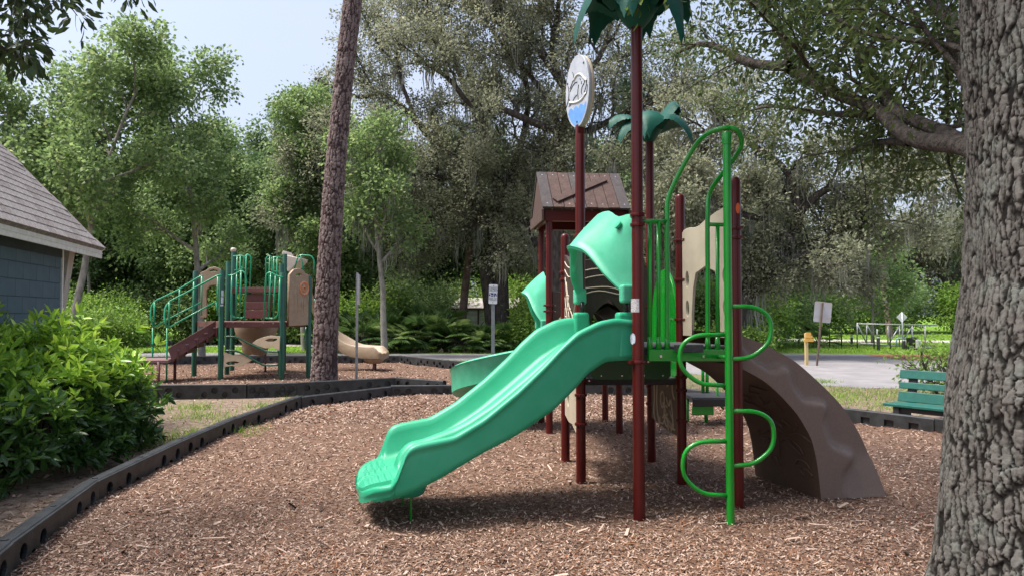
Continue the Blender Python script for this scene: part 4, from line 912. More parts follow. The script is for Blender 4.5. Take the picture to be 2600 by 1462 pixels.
# stairs between the two decks: three brown risers
for i, (y0, y1) in enumerate(((505, 572), (575, 640), (646, 715))):
    a = Z5(1010, y1, 18.9 - .06 * i); b = Z5(1215, y0, 18.9 - .06 * i); MB().box(((a.x + b.x) / 2, 19.1 - .3 * i * .5, (a.z + b.z) / 2), (b.x - a.x, .30, b.z - a.z)).build('riser', BRN, dk2, bevel=.006)
# barriers: picket loops
def loopbar(pts, Y, r=.02, dy=0.0, name='guard_rail', parent=None):
    q = [Z5(x, y, Y + (dy * k / max(1, len(pts) - 1))) for k, (x, y) in enumerate(pts)]
    return MB().tube(round_path(q, .06, 4), r, 8).build(name, LG, parent or PS2, smooth=True)
for Y, sets in ((17.25, [[(860, 345), (910, 340), (975, 300), (1010, 320), (1020, 390), (1000, 735)], [(893, 345), (880, 660), (900, 705), (985, 715), (1003, 700)], [(935, 330), (928, 712)], [(975, 305), (958, 712)],
                         [(1340, 360), (1290, 350), (1230, 315), (1195, 330), (1188, 400), (1172, 735)], [(1315, 360), (1300, 680), (1270, 718), (1185, 715)], [(1275, 345), (1255, 715)], [(1235, 320), (1212, 715)]]),
               (19.0, [[(905, 175), (985, 170), (1000, 190), (990, 290), (915, 300)], [(940, 172), (930, 490)], [(968, 172), (958, 490)], [(1000, 240), (1010, 165), (1040, 160), (1062, 185), (1048, 495)], [(1020, 165), (1005, 495)], [(920, 490), (1060, 500)],
                       [(1325, 190), (1255, 182), (1240, 205), (1248, 305), (1320, 315)], [(1290, 185), (1280, 490)], [(1260, 183), (1250, 490)], [(1195, 500), (1190, 200), (1212, 168), (1240, 180)], [(1225, 170), (1215, 500)], [(1190, 495), (1300, 500)]]),
               (20.0, [[(1440, 285), (1470, 185), (1495, 165), (1590, 172), (1615, 215), (1608, 345)], [(1495, 165), (1510, 235), (1515, 310)]]),
               (18.2, [[(1615, 550), (1632, 580), (1630, 720), (1605, 760)], [(1545, 790), (1532, 870), (1540, 960), (1565, 990), (1600, 960)]])):
    for s in sets: loopbar(s, Y)
# entry steps going down to the left
def stairs2():
    a = X2('A'); d = X2('D'); 
    top_n = Z5(752, 735, 17.3); bot_n = Z5(330, 980, 16.7)
    run = Vector((bot_n.x - top_n.x, bot_n.y - top_n.y, 0)); wdir = Vector((-.25, 1.0, 0)).normalized() * .95
    root = None
    for w_ in (0, 1):
        t = top_n + wdir * w_; b = bot_n + wdir * w_; dn = Vector((0, 0, -.28)); n = wdir.normalized() * .03
        q = [t, b, b + dn + Vector((.10, 0, 0)), t + dn + Vector((0, 0, -.02))]
        o = MB().add(q + [p + n for p in q], [(0, 1, 2, 3)[::-1], (4, 5, 6, 7), (0, 1, 5, 4), (1, 2, 6, 5), (2, 3, 7, 6), (3, 0, 4, 7)]).build('stair_stringer', BRN, PS2, bevel=.008)
        root = root or o
    for k in range(5):
        f = (k + .6) / 5; c = top_n.lerp(bot_n, f) + wdir * .5 + Vector((0, 0, -.10)); MB().box(c, (.30, .90, .035), Matrix.Rotation(math.atan2(wdir.y, wdir.x) - math.pi / 2, 3, 'Z')).build('tread', BRNT, root, bevel=.006)
        MB().box(c + Vector((.14, 0, -.10)), (.02, .90, .20), Matrix.Rotation(math.atan2(wdir.y, wdir.x) - math.pi / 2, 3, 'Z')).build('stair_riser', BRN, root)
    # landing platform at the foot with its legs
    c = bot_n + run.normalized() * .45 + wdir * .5 + Vector((0, 0, -.28)); MB().box(c, (.95, 1.0, .07), Matrix.Rotation(math.atan2(wdir.y, wdir.x) - math.pi / 2, 3, 'Z')).build('landing', BRNT, root, bevel=.01)
    for sx in (-.38, .38):
        for sy in (-.4, .4): MB().tube([(c.x + sx, c.y + sy, -.2), (c.x + sx, c.y + sy, c.z)], .035, 8).build('landing_leg', BRN, root, smooth=True)
    # hand rails with balusters
    for pts, Y in (([(800, 340), (765, 345), (480, 500), (345, 570), (310, 620), (300, 700), (318, 800)], 17.0), ([(635, 345), (600, 360), (420, 470), (222, 565), (188, 610), (180, 700), (208, 800)], 17.9)):
        loopbar(pts, Y, .022, -.4 if Y < 17.5 else -.2, 'hand_rail', root)
    for x, y0, y1, Y in ((345, 575, 800, 16.75), (325, 800, 1270, 16.7), (215, 575, 800, 17.75), (200, 800, 1240, 17.75), (770, 350, 690, 17.1), (630, 350, 690, 17.8), (560, 400, 700, 17.8), (435, 465, 680, 17.8)): loopbar([(x, y0), (x - 4, y1)], Y, .02, 0, 'baluster', root)
    for pts, Y in (([(340, 800), (430, 745), (755, 570)], 16.9), ([(222, 790), (330, 725), (625, 575)], 17.8), ([(770, 690), (755, 570)], 17.0)): loopbar(pts, Y, .018, 0, 'mid_rail', root)
stairs2()
# tan panel with orange bubble between B and C
def tan_panel():
    b, c = X2('B'), X2('C'); u = (c - b).normalized(); n = Vector((u.y, -u.x, 0))
    def T(x, y): q = PL(*z5(x, y), b, u); return ((q - b).dot(u), q.z)
    outl = [T(*p) for p in ((1385, 780), (1575, 770), (1590, 380), (1580, 350), (1530, 330), (1505, 300), (1470, 285), (1430, 292), (1405, 320), (1392, 340))]
    Mx = frame(b, u, (0, 0, 1)); hole = [T(*p) for p in ((1440, 335), (1470, 318), (1500, 330), (1505, 352), (1475, 350), (1445, 358))]
    root = plate('play_panel', Mx, outl, [hole], .06, TAN, PS2, .008)
    cx, cz = T(1516, 455); q = b + u * cx + Vector((0, 0, cz)) + n * .03
    ORP = M('orange_bubble', (.55, .19, .07), (.62, .25, .12), scale=20, rough=.3)
    mb = MB(); rows = []
    for r, h in ((.15, 0), (.145, .03), (.12, .035), (.105, .01), (.07, -.01), (.05, .02), (.02, .03)): rows.append([q + u * (r * math.cos(t)) * .95 + Vector((0, 0, r * 1.15 * math.sin(t))) + n * h for t in np.linspace(0, 2 * math.pi, 24, endpoint=False)])
    mb.grid(rows, wrap=True); mb.build('bubble_window', ORP, root, smooth=True)
    for x, y0, y1 in ((1438, 450, 700), (1470, 430, 690), (1500, 545, 680), (1522, 540, 670), (1552, 520, 630)):
        p = [PL(*z5(x - 12 * k / 4, y0 + (y1 - y0) * k / 4), b, u) + n * .03 for k in range(5)]; MB().tube(p, [.022, .03, .024, .014, .008], 8).build('panel_rib', TAN, root, smooth=True)
tan_panel()
# tan arched panel on the far left corner (D side)
def tan_arch():
    d, e = X2('D'), X2('E'); u = (e - d).normalized()
    def T(x, y, Y=18.6): q = PL(*z5(x, y), d, Vector((1, .08, 0)).normalized()); return (q.x - d.x, q.z)
    outl = [T(*p) for p in ((622, 710), (672, 700), (672, 600), (668, 520), (672, 470), (700, 430), (745, 420), (785, 440), (790, 500), (800, 500), (800, 310), (790, 285), (745, 270), (700, 280), (665, 305), (625, 320))]
    hole = [T(*p) for p in ((695, 300), (740, 285), (775, 300), (770, 315), (735, 308), (705, 318))]
    plate('arch_panel', frame(d, (1, .08, 0), (0, 0, 1)), outl, [hole], .06, TAN, PS2, .008)
tan_arch()
# fish-shaped climbing wall on the front side between A and B
def fish():
    Y = 17.2
    def T(x, y): q = V(*z5(x, y), Y); return (q.x, q.z)
    Mx = Matrix(((1, 0, 0, 0), (0, 0, -1, Y), (0, 1, 0, 0), (0, 0, 0, 1)))
    a = [(828, 1012), (900, 1040), (980, 1030), (1030, 1055), (1070, 1080), (1020, 1110), (960, 1140), (890, 1128), (822, 1142)]
    b = [(1312, 872), (1230, 868), (1160, 885), (1110, 905), (1075, 932), (1130, 960), (1190, 978), (1250, 965), (1310, 998)]
    h1 = [(838, 1108), (860, 1092), (920, 1088), (965, 1098), (925, 1122), (860, 1124)]; h2 = [(1180, 908), (1220, 890), (1285, 890), (1296, 905), (1260, 920), (1210, 922)]
    r1 = plate('fish_plate', Mx, [T(*p) for p in a], [[T(*p) for p in h1]], .03, TANL, PS2, .004); plate('fish_plate', Mx, [T(*p) for p in b], [[T(*p) for p in h2]], .03, TANL, PS2, .004)
    for pts in ([(838, 875), (930, 880), (1010, 920), (1150, 985), (1190, 1003), (1305, 1006)], [(832, 998), (920, 1000), (1000, 1030), (1130, 1105), (1180, 1125), (1302, 1122)]):
        MB().tube(smooth_path([Z5(x, y, 17.15) for x, y in pts], 5), .022, 8).build('climbing_bar', DG, PS2, smooth=True)
fish()
# spiral slide bowl under the deck, rear-left chute, right-hand slide
def tan_slides():
    rows = []; c0 = Z5(1105, 800, 19.6)
    for x0, x1, y in ((915, 1295, 770), (925, 1290, 820), (945, 1270, 880), (990, 1240, 930), (975, 1210, 975), (1010, 1200, 1020), (1030, 1180, 1035)):
        a = Z5(x0, y, 19.6); b = Z5(x1, y, 19.6); cx = (a.x + b.x) / 2; rx = (b.x - a.x) / 2; rows.append([Vector((cx + rx * math.cos(t), 19.6 + rx * .8 * math.sin(t), a.z + .03 * math.sin(3 * t))) for t in np.linspace(0, 2 * math.pi, 28, endpoint=False)])
    mb = MB(); mb.grid(rows, wrap=True); mb.f.append(tuple(range(28 * 6, 28 * 7))[::-1]); mb.f.append(tuple(range(28))); sp = mb.build('spiral_slide', TAN, PS2, smooth=True, angle=60)
    b = Z5(1187, 1035, 19.6); MB().tube([(b.x, b.y, -.2), (b.x, b.y, b.z + .2)], .03, 8).build('slide_leg', BRN, sp, smooth=True)
    def chute(pl, w_, name, mat=TAN):
        rows = []
        for i, p in enumerate(pl):
            d = (pl[min(i + 1, len(pl) - 1)] - pl[max(i - 1, 0)]); d.z = 0; d.normalize(); s = Vector((-d.y, d.x, 0))
            endt = max(0, (i - (len(pl) - 3)) / 2); rim = .20 * (1 - .75 * endt)
            rows.append([p + s * a + Vector((0, 0, z)) for a, z in ((-w_, -.12), (-w_ - .03, rim - .03), (-w_, rim), (-w_ + .06, rim - .04), (-w_ + .1, .05), (-w_ * .4, 0), (0, .02), (w_ * .4, 0), (w_ - .1, .05), (w_ - .06, rim - .04), (w_, rim), (w_ + .03, rim - .03), (w_, -.12), (0, -.16))])
        mb = MB(); mb.grid(rows, wrap=True); n = 14; m = len(rows); mb.f.append(tuple(range(n))); mb.f.append(tuple(range((m - 1) * n, m * n))[::-1]); return mb.build(name, mat, PS2, smooth=True, angle=60)
    pl = smooth_path([X2('I', dz2 + .80) + Vector((.55, .2, 0)), Z5(1640, 700, 20.3), Z5(1740, 830, 20.3), Z5(1850, 930, 20.3), Z5(1960, 1000, 20.2), Z5(2080, 1020, 20.1), Z5(2225, 1025, 20.0)], 5)
    s2 = chute(pl, .34, 'slide'); e = pl[-3]
    for dy in (-.12, .12): MB().tube([(e.x - .1, e.y + dy, -.2), (e.x - .1, e.y + dy, e.z - .05)], .03, 8).build('slide_leg', BRN, s2, smooth=True)
    MB().lathe(Vector((e.x - .12, e.y, e.z - .26)), [(.2, 0), (.26, .08), (.30, .16)], 18).build('slide_foot', TAN, s2, smooth=True)
    # tan hood at the head of the right slide
    q = [Z5(x, y, 20.2) for x, y in ((1370, 165), (1345, 125), (1335, 130), (1330, 155), (1380, 310), (1400, 310), (1440, 260), (1490, 210), (1490, 190))]
    mb = MB(); n = len(q); mb.add(q + [p + Vector((0, .75, 0)) for p in q], [tuple(range(n)), tuple(range(n, 2 * n))[::-1]] + [(i, n + i, n + (i + 1) % n, (i + 1) % n) for i in range(n)]); mb.build('slide_hood', M('faded_tan', (.50, .43, .36), (.58, .50, .43), scale=6, rough=.5), PS2, bevel=.03, seg=2)
    q = Z5(906, 115, 20.0); MB().lathe(Vector((q.x, 20.0, QP['H'][1] - .02)), [(.07, 0), (.075, .06), (.06, .10), (.02, .11)], 14).build('post_cap', M('faded_tan', (.5, .43, .36)), QP['H'][2], smooth=True)
tan_slides()
for x0, y0, x1, y1 in ((800, 472, 830, 523), (797, 530, 824, 585), (790, 595, 840, 609)):
    p = X2('A'); a = Z5(x0, y0, 17.2 - .064); b = Z5(x1, y1, 17.2 - .064); rows = []
    for j in range(2):
        z = a.z if j == 0 else b.z; rows.append([Vector((x, 17.2 - math.sqrt(max(1e-5, .0635 ** 2 - (x - p.x) ** 2)), z)) for x in np.linspace(max(a.x, p.x - .055), min(b.x, p.x + .055), 6)])
    MB().grid(rows).build('sticker', M('sticker_white', (.66, .69, .74), (.52, .56, .62), scale=60, rough=.5, detail=2), QP['A'][2], smooth=True)
# ================================================================== signs, bench, fence, shed
GALV = M('galvanised_steel', (.32, .33, .34), (.42, .43, .44), scale=12, rough=.45, metal=.6, detail=6)
ALU = M('sign_back_aluminium', (.50, .50, .51), (.60, .60, .61), scale=6, rough=.4, metal=.25)
def sign_edge():
    b = G(905, 988); root = thing('sign_post', 'steel sign post seen edge-on between the two borders beside the pine', 'sign', (b.x, b.y, 0))
    zt = V(912, 693, b.y).z
    MB().box((b.x, b.y, zt / 2 - .1), (.05, .035, zt + .2)).build('post', GALV, root, bevel=.004)
    MB().box((b.x + .04, b.y - .02, V(912, 735, b.y).z), (.02, .45, .62), Matrix.Rotation(math.radians(7), 3, 'Z')).build('sign_panel', ALU, root, bevel=.004)
sign_edge()
def sign_age():
    b = G(1250, 893 + 0); Y = 21.5; p = V(1252, 800, Y); root = thing('age_sign', 'white CHILDREN 5-12 YEARS OLD sign on a grey post before the oaks', 'sign', (p.x, Y, 0))
    zt = V(1252, 722, Y).z; MB().box((p.x, Y + .03, zt / 2 - .1), (.10, .05, zt + .2)).build('post', M('post_grey', (.13, .15, .17), (.17, .19, .21), scale=9, rough=.5), root, bevel=.006)
    a = V(1242, 771, Y); c = V(1264, 722, Y); W_ = c.x - a.x; H_ = c.z - a.z; mid = Vector((p.x, Y - .01, (a.z + c.z) / 2))
    Mx = frame(mid, (1, .10, 0), (0, 0, 1)) @ Matrix.Rotation(math.radians(-2), 4, 'Z')
    SW = M('sign_white_face', (.62, .64, .67), rough=.4); NAVY = M('sign_navy', (.012, .035, .16), rough=.4); WT = M('sign_white_text', (.75, .77, .82), rough=.4); INKN = M('sign_dark_text', (.02, .045, .07), rough=.45)
    r = .02; ol = [(-W_ / 2 + r, -H_ / 2), (W_ / 2 - r, -H_ / 2), (W_ / 2, -H_ / 2 + r), (W_ / 2, H_ / 2 - r), (W_ / 2 - r, H_ / 2), (-W_ / 2 + r, H_ / 2), (-W_ / 2, H_ / 2 - r), (-W_ / 2, -H_ / 2 + r)]
    face = plate('sign_panel', Mx, ol, [], .006, SW, root)
    y = lambda f: H_ / 2 - f * H_
    plate('blue_band', Mx @ Matrix.Translation((0, y(.53), .0035)), [(-W_ * .47, -H_ * .09), (W_ * .47, -H_ * .09), (W_ * .47, H_ * .09), (-W_ * .47, H_ * .09)], [], .0014, NAVY, face)
    for body, f, size, mt, sx in (('THIS PLAY EQUIPMENT', .155, .045, INKN, .62), ('IS DESIGNED FOR', .215, .042, INKN, .62), ('CHILDREN', .315, .115, INKN, .55), ('5-12', .53, .20, WT, .62), ('YEARS OLD', .735, .105, INKN, .55), ('ADULT SUPERVISION', .82, .034, INKN, .55)):
        me = text_mesh('sign_text', body, size, Mx @ Matrix.Translation((0, y(f), .0058 if mt is WT else .0042)), sx=sx); mesh_obj('sign_text', me, mt, face)
    for f in (.08, .93): MB().tube([Mx @ Vector((0, y(f), .002)), Mx @ Vector((0, y(f), .008))], .012, 8).build('bolt', BLKM, face)
sign_age()
def sign_back():
    b = G(2074, 928); root = thing('leaning_sign', 'back of a rectangular aluminium sign on a leaning rusty post by the road', 'sign', (b.x, b.y, 0)); Y = b.y
    top = V(2089, 768, Y); RUSTY = M('rusty_post', (.10, .075, .06), (.19, .14, .10), scale=18, rough=.7, metal=.3, stretch=(1, 1, .3), detail=8)
    ax = (top - b).normalized(); MB().tube([b - ax * .3, top], .033, 4).build('post', RUSTY, root)
    ctr = V(2089, 792, Y + .05); Mx = frame(ctr, (1, 0, -ax.x), ax); hw, hh_ = .215, .27
    W_ = (V(2111, 792, Y).x - V(2067, 792, Y).x) / 2; H_ = (V(2089, 766, Y).z - V(2089, 818, Y).z) / 2; r = .03
    plate('sign_panel', Mx, [(-W_ + r, -H_), (W_ - r, -H_), (W_, -H_ + r), (W_, H_ - r), (W_ - r, H_), (-W_ + r, H_), (-W_, H_ - r), (-W_, -H_ + r)], [], .006, M('weathered_sign_back', (.40, .34, .28), (.42, .44, .48), scale=2.4, rough=.45, metal=.2, stretch=(.3, .3, 1.2)), root)
sign_back()
def yellow_post():
    b = G(2048, 927); Y = b.y; root = thing('wayfinding_post', 'square yellow wooden post with small arrow-shaped boards beside the road', 'post', (b.x, Y, 0)); zt = V(2050, 845, Y).z
    YW = M('yellow_wood', (.46, .34, .15), (.55, .42, .20), scale=14, rough=.65, stretch=(1, 1, .15)); YO = M('orange_wood', (.62, .33, .06), (.68, .40, .10), scale=14, rough=.6)
    MB().box((b.x, Y, zt / 2 - .1), (.09, .09, zt + .2)).build('post', YW, root, bevel=.006)
    z7 = lambda x, y: (2030 + x / 6.9, 730 + y / 6.9)
    for x0, x1, y in ((110, 205, 808), (100, 232, 858), (82, 262, 918)):
        a = V(*z7(x0, y), Y - .06); c = V(*z7(x1, y), Y - .06); h = .04; Lg = c.x - a.x
        plate('arrow_board', frame((a.x, Y - .06, a.z), (1, 0, 0), (0, 0, 1)), [(0, -h), (Lg * .86, -h), (Lg, 0), (Lg * .86, h), (0, h)], [], .025, YO, root, .003)
yellow_post()
def bench():
    GRN = M('bench_green', (.006, .088, .070), (.011, .11, .088), scale=12, rough=.5, bump=.15, bscale=80, stretch=(.2, 1, 1), detail=6); BK = M('bench_black', (.013, .013, .015), (.02, .02, .022), scale=12, rough=.55)
    zs = .25; q0 = G(2240, 1022, zs); d = Vector((.55, -.835, 0)).normalized(); nb = Vector((.835, .55, 0)).normalized(); Lg = 1.83
    root = thing('park_bench', 'green plank park bench with black legs behind the oak trunk', 'bench', (q0.x, q0.y, 0)); Rm = Matrix.Rotation(math.atan2(d.y, d.x), 3, 'Z')
    for i in range(3): MB().box(q0 + d * (Lg / 2) + nb * (.07 + .135 * i) + Vector((0, 0, -.018)), (Lg, .128, .04), Rm).build('seat_plank', GRN, root, bevel=.008)
    Rb = Rm @ Matrix.Rotation(math.radians(-12), 3, 'X')
    for i, (z, h) in enumerate(((.075, .15), (.24, .095), (.405, .13))): MB().box(q0 + d * (Lg / 2) + nb * (.44 + .03 * i) + Vector((0, 0, z)), (Lg, .035, h), Rb).build('backrest_plank', GRN, root, bevel=.008)
    for f in (.10, .5, .9):
        c = q0 + d * (Lg * f) + nb * .20
        MB().box(Vector((c.x, c.y, zs / 2 - .10)), (.09, .34, zs + .12), Rm).build('leg', BK, root, bevel=.01); MB().box(c + nb * .29 + Vector((0, 0, .17)), (.13, .04, .66), Rb).build('back_support', BK, root, bevel=.01)
    MB().box(q0 + d * (Lg / 2) + nb * .2 + Vector((0, 0, -.075)), (Lg - .25, .28, .07), Rm).build('seat_rail', BK, root, bevel=.01)
bench()
# ---------------------------------------------------------------- chain-link fence, sliding gate, gate hardware
z7 = lambda x, y: (2030 + x / 6.9, 730 + y / 6.9)
WIRE = M('fence_wire', (.20, .21, .22), rough=.5, metal=.5); BLKF = M('fence_black', (.016, .018, .018), rough=.5)
def wire_mesh(A_, B2, z0, z1, sp, r, mat, parent):
    d = (B2 - A_); Lg = d.length; d.normalize(); n = Vector((-d.y, d.x, 0)); H_ = z1 - z0; vs = []; fs = []
    for sgn in (1, -1):
        s = -H_
        while s < Lg:
            a0, a1 = max(0, s), min(Lg, s + H_)
            if a1 - a0 > .05:
                za, zb = (z0 + (a0 - s), z0 + (a1 - s)) if sgn > 0 else (z1 - (a0 - s), z1 - (a1 - s))
                p = A_ + d * a0; q = A_ + d * a1; k = len(vs); up = Vector((0, 0, r))
                vs += [Vector((p.x, p.y, za)) - up, Vector((q.x, q.y, zb)) - up, Vector((q.x, q.y, zb)) + up, Vector((p.x, p.y, za)) + up]; fs.append((k, k + 1, k + 2, k + 3))
            s += sp
    o = MB().add(vs, fs).build('wire_mesh', mat, parent); o['kind'] = 'stuff'; return o
def fence():
    Yg = 34.0
    root = thing('chain_link_fence', 'black chain-link fence running along the grass beyond the road', 'fence', (13.5, Yg, 0))
    zt = V(*z7(525, 690), Yg).z; pts = []
    for x in (330, 525, 733, 1010): p = V(*z7(x, 800), Yg); pts.append(Vector((p.x, Yg, 0))); MB().tube([(p.x, Yg, -.2), (p.x, Yg, zt)], .03, 8).build('fence_post', BLKF, root, smooth=True)
    MB().tube([pts[0] + Vector((0, 0, zt - .03)), pts[-1] + Vector((0, 0, zt - .03))], .018, 6).build('top_rail', BLKF, root, smooth=True)
    MB().tube([pts[0] + Vector((0, 0, .12)), pts[-1] + Vector((0, 0, .12))], .015, 6).build('bottom_rail', BLKF, root, smooth=True)
    wire_mesh(pts[0], pts[-1], .1, zt - .03, .16, .0035, BLKF, root)
    gt = thing('sliding_gate', 'galvanised cantilever gate of chain-link with diagonal braces across the drive', 'gate', (17, Yg - .5, 0)); Y = Yg - .5
    def T(x, y): return V(*z7(x, y), Y)
    zl = T(1012, 965).z; zh = T(1012, 632).z
    for a, b, nm in (((1008, 632), (2400, 655), 'top_rail'), ((1008, 965), (2400, 1060), 'bottom_rail'), ((1012, 610), (1012, 970), 'gate_upright'), ((1176, 645), (1176, 975), 'gate_upright'), ((1360, 720), (1360, 990), 'gate_upright'), ((1550, 660), (1550, 1000), 'gate_upright'), ((1750, 655), (1750, 1030), 'gate_upright'), ((1972, 655), (1972, 1050), 'gate_upright'), ((2200, 655), (2200, 1060), 'gate_upright'), ((1020, 645), (1165, 955), 'gate_brace'), ((1180, 650), (1290, 850), 'gate_brace'), ((1745, 675), (1555, 1000), 'gate_brace'), ((1960, 700), (1840, 870), 'gate_brace')):
        MB().tube([T(*a), T(*b)], .032 if 'brace' not in nm else .03, 8).build(nm, GALV, gt, smooth=True)
    a = T(1012, 800); b = T(2400, 800); wire_mesh(Vector((a.x, Y, 0)), Vector((b.x, Y, 0)), .10, zh - .05, .13, .0035, WIRE, gt)
    # green privacy fabric behind the gate
    for x in (1228, 1508): p = T(x, 900); MB().tube([(p.x, Y - .4, -.2), (p.x, Y - .4, T(x, 720).z)], .03, 8).build('track_post', BLKF, gt, smooth=True)
    for x, y0, y1, lab in ((915, 828, 985, 'short black bollard on the grass where the fence meets the gate'), (1385, 830, 1092, 'tall black bollard on the grass at the edge of the asphalt'), (1833, 880, 1075, 'black bollard between the diamond sign and the gate motor')):
        g = G(*z7(x, y1)); bo = thing('bollard', lab, 'bollard', (g.x, g.y, 0), group='bollards by the gate'); zt2 = V(*z7(x, y0), g.y).z
        MB().lathe((g.x, g.y, 0), [(.065, -.2), (.065, zt2 - .02), (.05, zt2)], 12).build('post', BLKF, bo, smooth=True, angle=50); MB().lathe((g.x, g.y, zt2 - .12), [(.068, 0), (.068, .06)], 12).build('reflector', M('sign_white_face', (.62, .64, .67)), bo)
    g = G(*z7(1970, 1085)); bx = thing('gate_operator', 'black gate operator cabinet on a stand with a small pale notice', 'gate motor', (g.x, g.y, 0)); Yk = g.y
    a = V(*z7(1900, 1005), Yk); b = V(*z7(2040, 862), Yk)
    MB().box(((a.x + b.x) / 2, Yk, (a.z + b.z) / 2), (b.x - a.x, .35, b.z - a.z)).build('cabinet', BLKM, bx, bevel=.05, seg=3)
    MB().box(((a.x + b.x) / 2 + .14, Yk - .181, (a.z + b.z) / 2), (.10, .01, .16)).build('notice', M('sign_white_face', (.62, .64, .67)), bx)
    for s in (-.2, .15): MB().box(((a.x + b.x) / 2 + s, Yk, a.z / 2 - .05), (.10, .10, a.z + .1)).build('stand_leg', BLKM, bx)
    MB().box(((a.x + b.x) / 2 + .16, Yk - .2, .25), (.2, .12, .36)).build('meter_box', ALU, bx, bevel=.02)
    # diamond sign in front of the gate
    g = G(*z7(1798, 1060)); Yd = g.y - .3; ds = thing('diamond_sign', 'back of a pale diamond sign on a steel pole at the gate', 'sign', (g.x, Yd, 0)); c = V(*z7(1800, 515), Yd); h = (V(*z7(1800, 422), Yd).z - V(*z7(1800, 610), Yd).z) / 2
    plate('sign_panel', frame((c.x, Yd + .03, c.z), (1, 0, 0), (0, 0, 1)), [(-h, 0), (0, -h), (h, 0), (0, h)], [], .008, M('sign_back_white', (.66, .68, .72), rough=.4), ds, .002)
    MB().tube([(c.x, Yd, -.2), (c.x, Yd, c.z + h * .9)], .035, 8).build('pole', GALV, ds, smooth=True)
    fr = V(*z7(1795, 950), Yd); 
    loop = [V(*z7(1700, 1040), Yd), V(*z7(1700, 885), Yd), V(*z7(1910, 885), Yd), V(*z7(1910, 1000), Yd)]; MB().tube(round_path(loop, .08), .035, 8).build('pipe_guard', M('pale_blue_pipe', (.25, .38, .48), rough=.4), ds, smooth=True)
fence()
def shed():
    Y = 37.0; z7s = lambda x, y: (1000 + x / 4.83, 650 + y / 4.83)
    def T(x, y, d=0): return V(*z7s(x, y), Y + d)
    c = T(1035, 850); root = thing('wooden_shed', 'white clapboard shed with pale metal roof behind the palmettos', 'shed', (c.x, Y, 0))
    xl, xc = T(715, 700).x, T(1035, 700).x; xr = T(1480, 700).x; zt = T(1035, 640).z; zr = T(1145, 585).z + .1
    SID = [M('siding_white', (.50, .49, .46), (.62, .61, .58), scale=7, rough=.7, detail=8), M('siding_grey', (.42, .41, .39), (.55, .54, .52), scale=7, rough=.7, detail=8)]
    D = 3.6
    wall = MB().box(((xl + xr) / 2, Y + D / 2 + .05, zt / 2), (xr - xl - .04, D - .04, zt)).build('wall', SID[1], root)
    n = 15; h = zt / n
    for i in range(n):
        for x0, x1 in ((xl, xc), (xc, T(1120, 0).x), (T(1160, 0).x, T(1400, 0).x), (T(1420, 0).x, xr)):
            o = MB().box(((x0 + x1) / 2, Y + .02, h * (i + .5)), (x1 - x0 - .02, .03, h * .97), Matrix.Rotation(math.radians(-6), 3, 'X')).build('clapboard', random.choice(SID), wall)
    MB().box((xc, Y - .02, zt / 2), (.08, .05, zt)).build('corner_board', M('dark_trim', (.08, .05, .04), rough=.7), root)
    MB().box((T(1140, 0).x, Y + .04, zt * .45), (.36, .05, zt * .8)).build('door', M('shed_door', (.13, .07, .04), (.19, .11, .06), scale=9, rough=.7), root)
    w_ = MB().box((T(745, 0).x, Y - .0, T(745, 710).z), (.42, .06, .42)).build('window', M('window_trim', (.55, .55, .54), rough=.6), root); MB().box((T(745, 0).x, Y - .035, T(745, 710).z), (.32, .01, .32)).build('pane', M('dark_glass', (.03, .04, .05), rough=.08), w_)
    ROOFM = M('shed_roof', (.38, .33, .31), (.58, .54, .51), scale=4, rough=.55, detail=8)
    mb = MB(); e = .25; q = [(xl - e, Y - .2, zt), (xr + e, Y - .2, zt), (xr + e, Y + D / 2, zr + .25), (xl - e + .5, Y + D / 2, zr + .25), (xl - e, Y + D + .2, zt), (xr + e, Y + D + .2, zt)]
    mb.add(q + [(x, y, z - .06) for x, y, z in q], [(0, 1, 2, 3), (3, 2, 5, 4), (0, 3, 4), (1, 5, 2), (7, 6, 9, 8), (8, 9, 10, 11), (0, 6, 7, 1), (4, 5, 11, 10)]); mb.build('roof', ROOFM, root)
    MB().box(((xl + xr) / 2, Y - .2, zt - .03), (xr - xl + .4, .03, .10)).build('fascia_board', M('dark_trim', (.08, .05, .04)), root)
shed()
